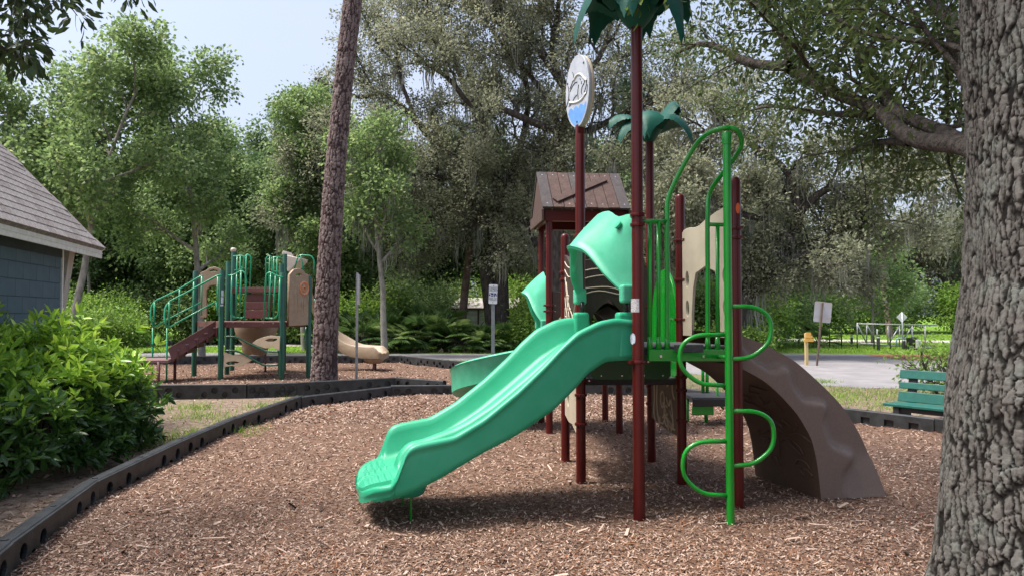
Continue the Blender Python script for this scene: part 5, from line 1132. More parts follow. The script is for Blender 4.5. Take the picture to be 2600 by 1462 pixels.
# ================================================================== trees and plants
def unit(a): return a / np.maximum(np.linalg.norm(a, axis=-1, keepdims=True), 1e-9)
def leaves_mesh(name, pos, dirs, Ln, Wd, tint, droop=.3, flat=.5, six=False):
    """kite leaves folded along the midrib; pos = base, dirs = pointing"""
    n = len(pos); d = unit(dirs + RNG.normal(0, .25, (n, 3)) + np.array([0, 0, -droop]))
    up = np.tile(np.array([0, 0, 1.0]), (n, 1)) * flat + RNG.normal(0, .5, (n, 3)); s = unit(np.cross(d, up)); nn = np.cross(s, d)
    Ln = Ln[:, None]; Wd = Wd[:, None]
    b = pos; tip = pos + d * Ln - nn * (Ln * .10)
    if six:
        l1 = b + d * Ln * .33 - s * Wd * .5 + nn * Wd * .12; r1 = b + d * Ln * .33 + s * Wd * .5 + nn * Wd * .12
        l2 = b + d * Ln * .70 - s * Wd * .40 + nn * Wd * .06; r2 = b + d * Ln * .70 + s * Wd * .40 + nn * Wd * .06
        m = b + d * Ln * .5 - nn * Wd * .05
        v = np.stack([b, r1, r2, tip, l2, l1, m], 1).reshape(-1, 3); k = np.arange(n)[:, None] * 7
        tr = np.concatenate([k + np.array([[0, 1, 6]]), k + np.array([[3, 4, 6]]), ], 0); q = np.concatenate([k + np.array([[1, 2, 3, 6]]), k + np.array([[0, 6, 4, 5]])], 0)
        return np_mesh(name, v, quads=q, tris=tr, attr={'tint': np.repeat(tint, 7)}, smooth=True)
    l = b + d * Ln * .45 - s * Wd * .5 + nn * Wd * .15; r = b + d * Ln * .45 + s * Wd * .5 + nn * Wd * .15
    v = np.stack([b, r, tip, l], 1).reshape(-1, 3); k = np.arange(n)[:, None] * 4
    tr = np.concatenate([k + np.array([[0, 1, 2]]), k + np.array([[0, 2, 3]])], 0)
    return np_mesh(name, v, tris=tr, attr={'tint': np.repeat(tint, 4)})
class Tree:
    def __init__(s, seed): s.rg = random.Random(seed); s.br = []; s.tips = []
    def limb(s, p, d, Lg, r, lev, P):
        """one wandering branch, then its children"""
        rg = s.rg; n = P['seg'][lev]; pts = [Vector(p)]; rad = [r]; d = Vector(d).normalized(); st = Lg / n
        for i in range(n):
            w_ = P['wig'][lev]; d = (d + Vector((rg.gauss(0, w_), rg.gauss(0, w_), rg.gauss(0, w_) + P['up'][lev]))).normalized()
            pts.append(pts[-1] + d * st); rad.append(r * (1 - (1 - P['taper'][lev]) * (i + 1) / n))
        s.take(pts, rad, lev, P)
    def take(s, pts, rad, lev, P, skip=0.0):
        rg = s.rg; s.br.append((pts, rad, lev)); n = len(pts) - 1
        Lg = sum((pts[i + 1] - pts[i]).length for i in range(n))
        if lev >= P['max'] - P.get('leafback', 0): s.tips.append((pts, lev))
        if lev >= P['max']: return
        k = P['kids'][lev]; k = k if k >= 1 else (1 if rg.random() < k else 0)
        if isinstance(k, float): k = int(k * Lg) + 1 if P.get('perm') else int(k)
        az = rg.uniform(0, 6.28)
        for j in range(k):
            f = P['first'][lev] + (1 - P['first'][lev]) * (j + rg.uniform(.2, .95)) / k; f = max(min(f, .999), skip); x = f * n; i = min(int(x), n - 1); t = x - i
            p = pts[i].lerp(pts[i + 1], t); d = (pts[i + 1] - pts[i]).normalized(); az += 2.4 + rg.uniform(-.5, .5)
            a = d.orthogonal().normalized(); b = d.cross(a); side = a * math.cos(az) + b * math.sin(az); ang = math.radians(rg.gauss(P['ang'][lev], 11))
            nd = d * math.cos(ang) + side * math.sin(ang); nd.z += P.get('lift', 0)
            r0 = rad[i] * (1 - t) + rad[i + 1] * t; Lk = P['len'][lev + 1] * rg.uniform(.65, 1.25) * (1 - .35 * f * P.get('cone', 1))
            s.limb(p, nd, Lk, min(r0 * .72, P['rad'][lev + 1]), lev + 1, P)
    def wood(s, name, mat, parent, local, minlev=0, maxlev=9, sides=(14, 9, 6, 4, 3, 3)):
        V_ = []; Q = []; base = 0
        for pts, rad, lev in s.br:
            if not (minlev <= lev <= maxlev): continue
            n = sides[min(lev, 5)]; A = np.array([tuple(p) for p in pts]); m = len(A); T = np.gradient(A, axis=0); T = unit(T)
            ref = np.array([.3, .9, .2]) if abs(T[0][2]) > .8 else np.array([0, 0, 1.0]); a = unit(np.cross(T, ref)); b = np.cross(T, a); th = np.arange(n) * 2 * np.pi / n
            R = np.array(rad)[:, None, None]; ring = A[:, None, :] + R * (np.cos(th)[None, :, None] * a[:, None, :] + np.sin(th)[None, :, None] * b[:, None, :])
            V_.append(ring.reshape(-1, 3)); i = np.arange(m - 1)[:, None] * n; k = np.arange(n)[None, :]; l = (k + 1) % n
            Q.append(np.stack([i + k, i + l, i + n + l, i + n + k], -1).reshape(-1, 4) + base); base += m * n
        me = np_mesh(name, np.concatenate(V_), quads=np.concatenate(Q), smooth=True); return mesh_obj(name, me, mat, parent, local)
    def leaf_points(s, total, spread):
        segs = []; wts = []
        for pts, lev in s.tips:
            for i in range(len(pts) - 1): segs.append((pts[i], pts[i + 1])); wts.append((pts[i + 1] - pts[i]).length)
        A = np.array([tuple(a) for a, b in segs]); B = np.array([tuple(b) for a, b in segs]); wts = np.array(wts); c = RNG.choice(len(wts), total, p=wts / wts.sum()); t = RNG.random(total)[:, None]
        pos = A[c] * (1 - t) + B[c] * t; d = unit(B[c] - A[c]); off = RNG.normal(0, spread, (total, 3)); return pos + off, unit(d * .6 + unit(off + 1e-6)), c
    def crown(s, name, mat, parent, local, total, spread, Ln, Wd, droop=.3, shade=0.0, six=False, tvar=.25, flat=.5):
        pos, d, c = s.leaf_points(total, spread); n = len(pos)
        clump = np.random.default_rng(len(s.br)).random(c.max() + 1)[c]; tint = np.clip(.5 + (clump - .5) * .5 + RNG.normal(0, tvar * .6, n), 0, 1)
        return mesh_obj(name, leaves_mesh(name, pos, d, RNG.uniform(.65, 1.2, n) * Ln, RNG.uniform(.7, 1.2, n) * Wd, tint, droop, flat, six), mat, parent, local)
    def moss(s, name, mat, parent, local, count, lo, hi, wd, levs=(1, 2), per=9, flt=None):
        segs = [(pts[i], pts[i + 1]) for pts, rad, lev in s.br if lev in levs for i in range(len(pts) - 1)]; rg = s.rg; P_ = []
        for _ in range(count):
            a, b = rg.choice(segs); p = a.lerp(b, rg.random())
            if flt and not flt(p): continue
            base = rg.uniform(lo, hi)
            for k in range(per): P_.append((p.x + rg.gauss(0, .10), p.y + rg.gauss(0, .10), p.z - rg.uniform(0, .05), base * rg.uniform(.35, 1.1), rg.gauss(0, .10), rg.gauss(0, .10)))
        if not P_: return None
        A = np.array(P_); n = len(A); yaw = RNG.uniform(0, np.pi, n); w_ = np.stack([np.cos(yaw), np.sin(yaw), np.zeros(n)], 1) * wd * RNG.uniform(.5, 1.2, n)[:, None]; b = A[:, :3]; ln = A[:, 3]
        m1 = b + np.stack([A[:, 4] * .4 * ln, A[:, 5] * .4 * ln, -ln * .4], 1); m2 = b + np.stack([A[:, 4] * ln * -.2, A[:, 5] * ln * .2, -ln * .75], 1); e = b + np.stack([A[:, 4] * ln, A[:, 5] * ln, -ln], 1)
        v = np.stack([b - w_ * .6, b + w_ * .6, m1 + w_, m1 - w_, m2 + w_ * .7, m2 - w_ * .7, e], 1).reshape(-1, 3); k = np.arange(n)[:, None] * 7
        me = np_mesh(name, v, quads=np.concatenate([k + np.array([[0, 1, 2, 3]]), k + np.array([[3, 2, 4, 5]])]), tris=k + np.array([[5, 4, 6]]), attr={'tint': np.repeat(RNG.random(n), 7)}); return tag(mesh_obj(name, me, mat, parent, local), kind='stuff')

BARK_OAK = M('oak_bark_far', (.050, .042, .038), (.105, .092, .084), scale=9, rough=.9, bump=.8, bscale=26, stretch=(1, 1, .35), detail=8, spec=.1)
BARK_PALE = M('gum_bark', (.17, .155, .14), (.30, .275, .25), scale=7, rough=.9, bump=.6, bscale=20, stretch=(1, 1, .5), detail=8, spec=.1)
BARK_DK = M('dark_bark', (.045, .037, .032), (.09, .078, .07), scale=8, rough=.9, bump=.5, bscale=20, spec=.1)
LF_OAK = leaf_mat('oak_leaf', [(0, (.10, .115, .065)), (.4, (.17, .188, .115)), (.7, (.24, .255, .172)), (1, (.34, .34, .26))], trans=.5, rough=.5)
LF_OAKG = leaf_mat('oak_leaf_green', [(0, (.035, .065, .022)), (.5, (.075, .12, .035)), (.8, (.12, .175, .055)), (1, (.20, .23, .10))], trans=.35, rough=.45)
LF_GUM = leaf_mat('gum_leaf', [(0, (.08, .145, .052)), (.45, (.14, .225, .08)), (.8, (.215, .305, .12)), (1, (.33, .37, .17))], trans=.5, rough=.45)
LF_DK = leaf_mat('woods_leaf', [(0, (.06, .10, .042)), (.5, (.11, .18, .07)), (.85, (.17, .25, .105)), (1, (.24, .31, .15))], trans=.5, rough=.5)
LF_LIME = leaf_mat('lime_leaf', [(0, (.07, .15, .025)), (.5, (.13, .25, .04)), (1, (.26, .37, .08))], trans=.45, rough=.45)
MOSS = leaf_mat('spanish_moss', [(0, (.19, .195, .17)), (.5, (.29, .295, .26)), (1, (.40, .40, .36))], trans=.4, rough=.9, spec=.1)
def copy_tree(src, loc, rz, sc, label=None, group=None):
    r = src.copy(); link(r); r.location = loc; r.rotation_euler = (0, 0, rz); r.scale = (sc, sc, sc) if not isinstance(sc, tuple) else sc
    if label: r['label'] = label
    if group: r['group'] = group
    for ch in list(src.children):
        c = ch.copy(); link(c); c.parent = r
    return r
GUM = dict(max=4, seg=[9, 6, 5, 4, 3], wig=[.035, .09, .14, .18, .2], up=[.02, .10, .07, .03, 0], taper=[.25, .25, .3, .4, .5], kids=[10, 5, 4, 3], first=[.28, .2, .15, .1], ang=[46, 42, 45, 50], len=[0, 3.1, 1.5, .8, .5], rad=[0, .07, .03, .014, .007], cone=1.2, leafback=1)
OAKP = dict(max=4, seg=[6, 6, 5, 4, 3], wig=[.12, .16, .2, .22, .25], up=[.02, .045, .03, .02, 0], taper=[.4, .3, .3, .4, .5], kids=[7, 7, 5, 4], first=[.35, .2, .15, .1], ang=[50, 50, 50, 50], len=[0, 5.2, 2.6, 1.3, .7], rad=[0, .15, .06, .022, .009], cone=.6, leafback=1)
DKP = dict(max=4, seg=[7, 5, 4, 3, 3], wig=[.06, .12, .16, .2, .2], up=[.02, .05, .04, .02, 0], taper=[.3, .3, .3, .4, .5], kids=[16, 5, 4, 3], first=[.14, .2, .15, .1], ang=[58, 46, 48, 50], len=[0, 3.4, 1.6, .8, .45], rad=[0, .07, .03, .014, .007], cone=.9, leafback=1)
def gum(seed, loc, Ht, lean, label, leaves=30000, lf=LF_GUM, bark=BARK_PALE, P=GUM, L_=.15, W_=.12, spread=.17, moss=0, rz=0.0, r0=None, group=None, name='sweetgum_tree'):
    t = Tree(seed); t.limb((0, 0, -.2), (lean[0], lean[1], 1), Ht, r0 or Ht * .014, 0, P)
    root = thing(name, label, 'tree', loc, rz, 1.0, group)
    t.wood('trunk', bark, root, True); t.crown('crown', lf, root, True, leaves, spread, L_, W_)
    if moss: t.moss('spanish_moss', MOSS, root, True, moss, .4, 1.1, .012)
    return root
# --- sweetgums and maples on the left
gum(11, (-16.4, 24.5, 0), 9.4, (.05, 0), 'tall airy green tree rising behind the block building roof', rz=.4, leaves=15000)
gum(12, (-14.2, 23.5, 0), 9.6, (.22, .02), 'leaning grey-barked gum tree above the end of the shingle roof', rz=0, leaves=15500, P=dict(GUM, first=[.35, .18, .15, .1]))
gum(13, (-11.4, 27.3, 0), 9.9, (.02, 0), 'slender pale-trunked gum tree behind the dark green play structure', rz=1.2, leaves=15500, moss=14)
gum(14, (-8.8, 31.5, 0), 10.2, (.06, 0), 'bright green gum tree beside the pine trunk', rz=2.0, leaves=26000)
# --- generic woods trees: two built, the rest copied
wa = gum(21, (-26, 40, 0), 10.0, (.02, 0), 'dark green broadleaf tree in the woods beyond the lawn', leaves=36000, lf=LF_DK, bark=BARK_DK, P=DKP, L_=.19, W_=.15, spread=.24, name='woods_tree', group='trees of the woods')
wb_ = gum(22, (-20, 42, 0), 9.0, (.05, 0), 'mid-green broadleaf tree in the woods beyond the lawn', leaves=36000, lf=LF_GUM, bark=BARK_DK, P=DKP, L_=.19, W_=.15, spread=.24, name='woods_tree', group='trees of the woods')
rgt = random.Random(5)
WOODS = [(-33, 42), (-29.5, 46), (-23.5, 38.5), (-17, 40), (-15, 44), (-12.2, 39.5), (-9.0, 41.5), (-5.0, 45.5), (.4, 46), (6.5, 45), (-20, 49), (13, 56), (-27, 52), (21, 68), (28, 70), (33, 66), (40, 64), (46, 62), (9.5, 38.5), (-36, 36), (52, 60)]
for i, (x, y) in enumerate(WOODS):
    copy_tree(wa if (i % 3) else wb_, (x + rgt.uniform(-.6, .6), y + rgt.uniform(-.6, .6), 0), rgt.uniform(0, 6.28), rgt.uniform(.8, 1.15) * (1.12 if y > 47 else 1) * (.75 if x > 8 else 1))
# --- background pines
def far_pine(x, y, Ht, label, seed, crown_z=.62):
    t = Tree(seed); t.limb((0, 0, -.2), (0, 0, 1), Ht, Ht * .016, 0, dict(GUM, kids=[0], taper=[.4] * 5))
    root = thing('pine_tree', label, 'tree', (x, y, 0)); rg = random.Random(seed); trunk = t.br[0][0]
    pp = []; dd = []
    for k in range(46):
        f = rg.uniform(crown_z, 1.0); p = trunk[min(int(f * 9), 8)].lerp(trunk[min(int(f * 9) + 1, 9)], f * 9 % 1); a = rg.uniform(0, 6.28); d = Vector((math.cos(a), math.sin(a), rg.uniform(0, .5))); Lg = rg.uniform(.8, 2.4) * (1.25 - f * .7)
        t.br.append(([p, p + d * Lg * .5, p + d * Lg + Vector((0, 0, .25))], [.04, .025, .012], 3))
        for _ in range(5):
            c = p + d * Lg * rg.uniform(.55, 1.05) + Vector((rg.gauss(0, .15), rg.gauss(0, .15), .15 + rg.gauss(0, .15)))
            for _ in range(34): v = Vector((rg.gauss(0, 1), rg.gauss(0, 1), rg.gauss(.3, 1))).normalized(); pp.append(tuple(c)); dd.append(tuple(v))
    t.wood('trunk', M('pine_bark_far', (.10, .062, .05), (.19, .13, .11), scale=8, rough=.9, bump=.6, bscale=18, stretch=(1, 1, .5)), root, True)
    n = len(pp); mesh_obj('crown', leaves_mesh('crown', np.array(pp), np.array(dd), RNG.uniform(.22, .42, n), np.full(n, .022), RNG.random(n), 0, .2), leaf_mat('pine_needles_green', [(0, (.05, .13, .04)), (1, (.15, .27, .10))], trans=.3) if 'pine_needles_green' not in MATS else MATS['pine_needles_green'], root, True)
    return root
far_pine(-13.0, 40, 12.5, 'pine with tufted needles showing between the gum trees', 31); far_pine(-2.35, 34.5, 13.0, 'straight reddish pine trunk in front of the shed', 32); far_pine(7.1, 36, 12.5, 'grey ringed pine trunk behind the small palm top', 33, .75)
far_pine(-27.5, 35, 14.0, 'tall pine with tufted needles above the shingle roof', 34, .5); far_pine(-8.9, 38.0, 12.0, 'grey pine trunk beyond the road near the edge-on sign', 35, .7); far_pine(25.5, 50, 13.0, 'distant bare-trunked pine beyond the gate', 36, .75)
# --- live oaks: main limbs follow the photograph, the rest grows from them
def oak(seed, base, limbs, Y, label, leaves, P=OAKP, moss=60, lf=LF_OAK, L_=.145, W_=.078, spread=.15, extra=None, name='live_oak_tree', bark=BARK_OAK, mlen=(.6, 1.9), six=False, mossw=.022):
    t = Tree(seed); rg = t.rg; root = thing(name, label, 'tree', (base[0], base[1], 0))
    for pts, r0, r1, lev, depth in limbs:
        n = len(pts); q = []
        for i, p in enumerate(pts):
            yy = Y + depth * i / max(1, n - 1); w_ = V(p[0], p[1], yy); q.append(w_)
        q = smooth_path(q, 3); m = len(q); rad = [r0 + (r1 - r0) * i / (m - 1) for i in range(m)]
        t.take(q, rad, lev, P)
    if extra: extra(t)
    t.wood('trunk', bark, root, False, 0, 1, sides=(16, 12, 7, 5, 4, 3)); t.wood('branches', bark, root, False, 2, 9)
    t.crown('crown', lf, root, False, leaves, spread, L_, W_, droop=.15, six=six)
    if moss: t.moss('spanish_moss', MOSS, root, False, moss, mlen[0], mlen[1], mossw)
    return root, t
OK1 = dict(OAKP, kids=[5, 9, 6, 5], len=[0, 4.0, 2.6, 1.35, .75], lift=.18, leafback=0, rad=[0, .16, .075, .032, .012])
oak(41, (-.35, 33), [
    ([(1278, 884), (1275, 774), (1271, 650), (1263, 583), (1229, 561), (1198, 525), (1189, 484), (1184, 435)], .33, .20, 1, -1.5),
    ([(1184, 435), (1122, 453), (1081, 444), (1014, 435), (900, 381), (800, 400)], .17, .06, 1, -2.5),
    ([(1257, 884), (1241, 733), (1234, 681), (1250, 600), (1262, 500), (1256, 440), (1229, 413), (1175, 404), (1113, 372), (1059, 310), (1023, 274), (969, 238), (906, 247), (800, 200)], .34, .07, 1, 2.0),
    ([(1256, 440), (1235, 360), (1190, 250), (1140, 120), (1090, 20), (1060, -60)], .18, .07, 1, 1.0),
    ([(1262, 500), (1320, 380), (1340, 230), (1300, 90), (1330, -60)], .18, .07, 1, 2.5),
    ([(1189, 484), (1100, 560), (1000, 600), (900, 590), (800, 560)], .14, .05, 1, -1.5),
    ([(1059, 310), (1010, 180), (1010, 90), (1060, 10)], .10, .04, 1, 1.0),
    ([(1263, 583), (1160, 610), (1060, 580), (960, 500)], .13, .05, 1, 3.0)], 33.0, 'wide live oak with crooked twin trunks and hanging moss behind the age sign', 84000, P=OK1, moss=190)
oak(42, (1.9, 31), [
    ([(1413, 890), (1410, 700), (1418, 520), (1420, 435), (1418, 359), (1427, 341)], .34, .24, 1, -1.0),
    ([(1427, 341), (1350, 310), (1274, 278), (1198, 269), (1149, 211), (1104, 175), (1059, 157)], .17, .06, 1, -2.0),
    ([(1427, 341), (1500, 330), (1580, 290), (1680, 250), (1760, 200)], .17, .06, 1, -1.0),
    ([(1427, 341), (1440, 240), (1400, 130), (1420, 0), (1400, -100)], .17, .06, 1, 1.0),
    ([(1440, 240), (1520, 150), (1560, 40), (1600, -80)], .14, .06, 1, 1.5),
    ([(1427, 341), (1375, 230), (1290, 130), (1225, 40), (1180, -60)], .13, .05, 1, 1.0),
    ([(1440, 240), (1360, 120), (1270, 20), (1240, -80)], .12, .05, 1, -1.0),
    ([(1420, 435), (1500, 470), (1600, 420), (1720, 430)], .14, .05, 1, -1.5),
    ([(1410, 700), (1350, 600), (1330, 520), (1290, 450)], .13, .05, 1, 2.0)], 31.0, 'dark-trunked live oak rising straight behind the plank roof', 78000, P=OK1, moss=120)
oak(43, (8.2, 26), [
    ([(1850, 900), (1870, 800), (1886, 765), (1922, 722), (1968, 672), (2010, 610), (2030, 540)], .33, .2, 1, .5),
    ([(2010, 610), (1940, 560), (1860, 540), (1780, 500), (1700, 520)], .15, .05, 1, -1.0),
    ([(2030, 540), (2100, 480), (2200, 470), (2300, 440), (2380, 470)], .15, .05, 1, -1.0),
    ([(2030, 540), (2000, 440), (1930, 380), (1850, 330), (1760, 340)], .14, .05, 1, 1.0),
    ([(1968, 672), (2060, 640), (2160, 630), (2260, 560)], .13, .05, 1, -.5),
    ([(1922, 722), (1840, 640), (1760, 620), (1700, 600)], .12, .05, 1, .5)], 26.0, 'moss-hung live oak with a leaning trunk behind the arched climber', 70000, P=dict(OK1, len=[0, 3.2, 2.0, 1.1, .6]), moss=170)
# more oaks further right and behind, copied from one
oc, _ = oak(44, (0, 0), [], 0, 'grey-green live oak hung with moss in the row beyond the road', 52000, P=dict(OK1, kids=[6, 8, 5, 4], len=[0, 4.4, 2.3, 1.2, .6]), moss=110, extra=lambda t: [t.limb((0, 0, -.2), (.1, .05, 1), 5.0, .32, 0, dict(OK1, kids=[9, 8, 5, 4], first=[.45, .2, .15, .1], ang=[55, 50, 50, 50], len=[0, 4.6, 2.4, 1.2, .65]))])
oc['group'] = 'live oaks beyond the road'
oc.location = (4.6, 38, 0)
for ch in oc.children: ch.matrix_parent_inverse = Matrix.Identity(4)
for x, y, rz, sc in ((11.6, 37, 1.0, 1.05), (24.5, 62, 2.2, 1.1), (10.5, 43, 3.1, 1.2), (-6.0, 52, 4.0, 1.3), (36, 60, .5, 1.3), (3.0, 54, 5.2, 1.5), (17.5, 64, 1.7, 1.5)):
    copy_tree(oc, (x, y, 0), rz, sc)
# --- mossy gum with yellow-green leaves beside the edge-on sign
gum(15, (-4.6, 26.8, 0), 7.6, (-.03, 0), 'slim grey tree with moss and yellow-green leaves beside the palmettos', leaves=7500, lf=LF_GUM, P=dict(GUM, first=[.42, .2, .2, .1], len=[0, 2.4, 1.2, .7, .4]), moss=60, r0=.13)
gum(16, (17.6, 36.2, 0), 4.9, (.05, 0), 'small bright green tree standing by the galvanised gate', leaves=7500, lf=LF_GUM, P=dict(DKP, first=[.32, .2, .15, .1], len=[0, 2.0, 1.0, .6, .4]), moss=20, r0=.09, name='small_tree')
gum(17, (-21.0, 37.0, 0), 8.0, (.03, 0), 'thin white-barked tree at the edge of the dark woods', leaves=12000, P=dict(GUM, first=[.5, .2, .2, .1]), r0=.12)
# ------------------------------------------------------------------ understory bushes
def bush(name, label, loc, size, lf, leaves=9000, L_=.13, W_=.08, seed=1, group=None, cat='bush'):
    rg = np.random.default_rng(seed); t = Tree(seed); P = dict(max=2, seg=[4, 4, 3], wig=[.15, .2, .25], up=[.03, .05, .0], taper=[.4, .4, .5], kids=[6, 5], first=[.15, .1], ang=[45, 50], len=[0, size[2] * .6, size[2] * .35], rad=[0, .018, .008], leafback=1)
    for k in range(9): a = k * 2.4; t.limb((math.cos(a) * size[0] * .35, math.sin(a) * size[1] * .35, -.05), (math.cos(a) * .6, math.sin(a) * .6, 1), size[2] * .8, .025, 0, P)
    root = thing(name, label, cat, loc, 0, 1.0, group); t.wood('stems', BARK_DK, root, True, sides=(5, 4, 3, 3, 3, 3)); t.crown('foliage', lf, root, True, leaves, size[2] * .10, L_, W_); return root
b1 = bush('wild_bush', 'tall mid-green wild bush in the undergrowth below the trees', (-24, 36, 0), (2.2, 1.6, 2.6), LF_GUM, 11000, .15, .09, 61, 'undergrowth bushes')
b2 = bush('wild_bush', 'low lime-green wild bush in the undergrowth below the trees', (-19.5, 35.2, 0), (2.0, 1.5, 2.2), LF_LIME, 11000, .14, .085, 62, 'undergrowth bushes')
for i, (x, y, sc) in enumerate([(-31, 38, 1.3), (-28, 36, 1.2), (-21.8, 37.8, 1.3), (-17.5, 38.5, 1.2), (-15, 39.5, 1.3), (-12.6, 41.5, 1.3), (-10.2, 39.5, 1.15), (-7.8, 41.5, 1.3), (-7.0, 37.5, 1.2), (-5.2, 38.5, 1.25), (1.0, 36.5, .9), (2.8, 35.0, 1.1), (4.4, 34.5, 1.2), (5.8, 34.0, 1.2), (6.8, 31.8, 1.0), (7.6, 32.5, 1.2), (8.6, 31.5, 1.1), (9.6, 33.5, 1.2), (10.8, 34.5, 1.1), (11.8, 37, 1.3), (1.5, 40, 1.4), (5, 39, 1.4), (-1.5, 41.5, 1.4), (8.5, 38, 1.4), (13.2, 43, 1.1), (22, 60, 1.5), (27, 58, 1.5), (31, 60, 1.5), (36, 58, 1.6), (41, 56, 1.6)]):
    copy_tree(b1 if i % 2 else b2, (x, y, 0), rgt.uniform(0, 6.28), sc)
bush('vine_bush', 'bright lime-green vine-covered bush between the palmettos and the twin oak trunks', (-.15, 31.5, 0), (1.9, 1.1, .85), LF_LIME, 8000, .12, .09, 63)
bush('vine_bush', 'lime-green bush below the hooded curved slide to the right of the twin oak trunks', (1.35, 31.2, 0), (1.4, 1.1, 1.9), LF_LIME, 7000, .12, .09, 64)
bush('roadside_bush', 'loose yellow-green bush standing behind the green bench', (8.15, 14.0, 0), (.32, .3, 1.1), LF_LIME, 1300, .09, .05, 65)
bush('roadside_bush', 'leafy green bush peeking over the top of the arched climber', (7.3, 24.5, 0), (1.3, .9, 1.1), LF_LIME, 3500, .14, .07, 66)
bush('roadside_bush', 'pale green bush beside the building beyond the shrub', (-16.8, 30, 0), (1.6, 1.2, 1.8), LF_LIME, 9000, .12, .08, 67)
# ------------------------------------------------------------------ palmettos
PALMF = leaf_mat('palmetto_frond', [(0, (.05, .11, .032)), (.5, (.10, .19, .055)), (.85, (.17, .27, .085)), (1, (.26, .34, .13))], trans=.35, rough=.4); PALMD = leaf_mat('palmetto_dead', [(0, (.20, .16, .12)), (1, (.42, .35, .28))], trans=.1, rough=.8)
def palmetto_meshes(seed, dead):
    rg = random.Random(seed); pos = []; d = []; Ln = []; Wd = []; tn = []; t = Tree(seed)
    N = 20 if not dead else 7
    for k in range(N):
        a = rg.uniform(0, 6.28); el = rg.uniform(.15, 1.35) if not dead else rg.uniform(-.2, .2); st = rg.uniform(.5, 1.05) * (.45 if dead else 1); dv = Vector((math.cos(a) * math.cos(el), math.sin(a) * math.cos(el), math.sin(el))); c = Vector((0, 0, .15)) + dv * st
        t.br.append(([Vector((0, 0, .1)), Vector((0, 0, .15)) + dv * st * .5, c], [.012, .010, .008], 3))
        fd = (dv + Vector((0, 0, -.25 if not dead else -1.6))).normalized(); s = fd.cross(Vector((0, 0, 1))).normalized(); tt = rg.random()
        if dead: s = Vector((math.cos(a + 1.57), math.sin(a + 1.57), 0))
        m = 19
        for i in range(m):
            w_ = (i / (m - 1) - .5) * (2.9 if not dead else .9); v = fd * math.cos(w_) + s * math.sin(w_); pos.append(tuple(c)); d.append(tuple(v + Vector((0, 0, .0)))); Ln.append(rg.uniform(.5, .68) * (1 - .25 * abs(w_) / 1.45)); Wd.append(.042); tn.append(min(1, max(0, tt + rg.gauss(0, .15))))
    n = len(pos); p = np.array(pos); dd = unit(np.array(d)); up = np.tile([0, 0, 1.0], (n, 1)); s = unit(np.cross(dd, up + RNG.normal(0, .2, (n, 3)))); L2 = np.array(Ln)[:, None]; W2 = np.array(Wd)[:, None]
    tip = p + dd * L2 + np.array([0, 0, -1.0]) * (L2 * (.22 if not dead else .1)); mid = p + dd * L2 * .5
    v = np.stack([p, mid + s * W2 * .5, tip, mid - s * W2 * .5], 1).reshape(-1, 3); k = np.arange(n)[:, None] * 4
    return t, np_mesh('fronds', v, tris=np.concatenate([k + np.array([[0, 1, 2]]), k + np.array([[0, 2, 3]])]), attr={'tint': np.repeat(tn, 4)})
pmA = [palmetto_meshes(71 + k, False) for k in range(3)]; pmD = palmetto_meshes(80, True)
srcs = []
for k in range(3):
    root = thing('saw_palmetto', 'spiky green saw palmetto in the thicket along the road', 'palmetto', (0, 0, 0), 0, 1, 'saw palmettos along the road'); pmA[k][0].wood('stalks', BARK_DK, root, True, sides=(4,) * 6); mesh_obj('fronds', pmA[k][1], PALMF, root, True); mesh_obj('dead_fronds', pmD[1], PALMD, root, True); srcs.append(root)
PSPOT = [(-5.9, 29.6, 1.2), (-5.2, 30.4, 1.3), (-6.6, 30.8, 1.3), (-4.3, 31.0, 1.4), (-3.6, 30.3, 1.25), (-2.9, 30.7, 1.3), (-2.2, 30.2, 1.05), (-1.5, 30.6, .9), (-.9, 30.3, .85), (-2.6, 31.6, 1.1), (-3.4, 31.8, 1.5), (-1.7, 31.7, .9), (-5.6, 31.6, 1.4), (-.4, 30.9, 1.0), (-4.6, 32.2, 1.5), (14.2, 34.3, .9), (-7.4, 31.4, 1.2)]
for i, (x, y, sc) in enumerate(PSPOT):
    if i < 3: o = srcs[i]; o.location = (x, y, 0); o.scale = (sc,) * 3; o.rotation_euler = (0, 0, i * 1.3)
    else: o = copy_tree(srcs[i % 3], (x, y, 0), rgt.uniform(0, 6.28), sc)
    if x > 10: o['label'] = 'low saw palmetto growing against the post where fence meets gate'; del o['group']
# ------------------------------------------------------------------ foreground pine
def bark_field(U, Vv, seed, cu, cv):
    """distance to the cracks of jittered, elongated plates; U wraps with integer period"""
    rg = np.random.default_rng(seed); nu = int(round(U.max() / cu)) ; gu = U / cu; gv = Vv / cv; iu = np.floor(gu).astype(int); iv = np.floor(gv).astype(int); nv = iv.max() + 4
    jx = rg.random((nu, nv)); jy = rg.random((nu, nv)); f1 = np.full(U.shape, 9.0); f2 = np.full(U.shape, 9.0); hid = np.zeros(U.shape)
    hr = rg.random((nu, nv))
    for du in (-1, 0, 1):
        for dv in (-1, 0, 1):
            a = (iu + du) % nu; b = np.clip(iv + dv + 1, 0, nv - 1); dx = (iu + du + jx[a, b]) - gu; dy = (iv + dv + jy[a, b]) - gv; dd = np.maximum(np.abs(dx), np.abs(dy)) * .6 + .4 * np.sqrt(dx * dx + dy * dy); new = dd < f1
            f2 = np.where(new, f1, np.minimum(f2, dd)); hid = np.where(new, hr[a, b], hid); f1 = np.where(new, dd, f1)
    return f2 - f1, hid
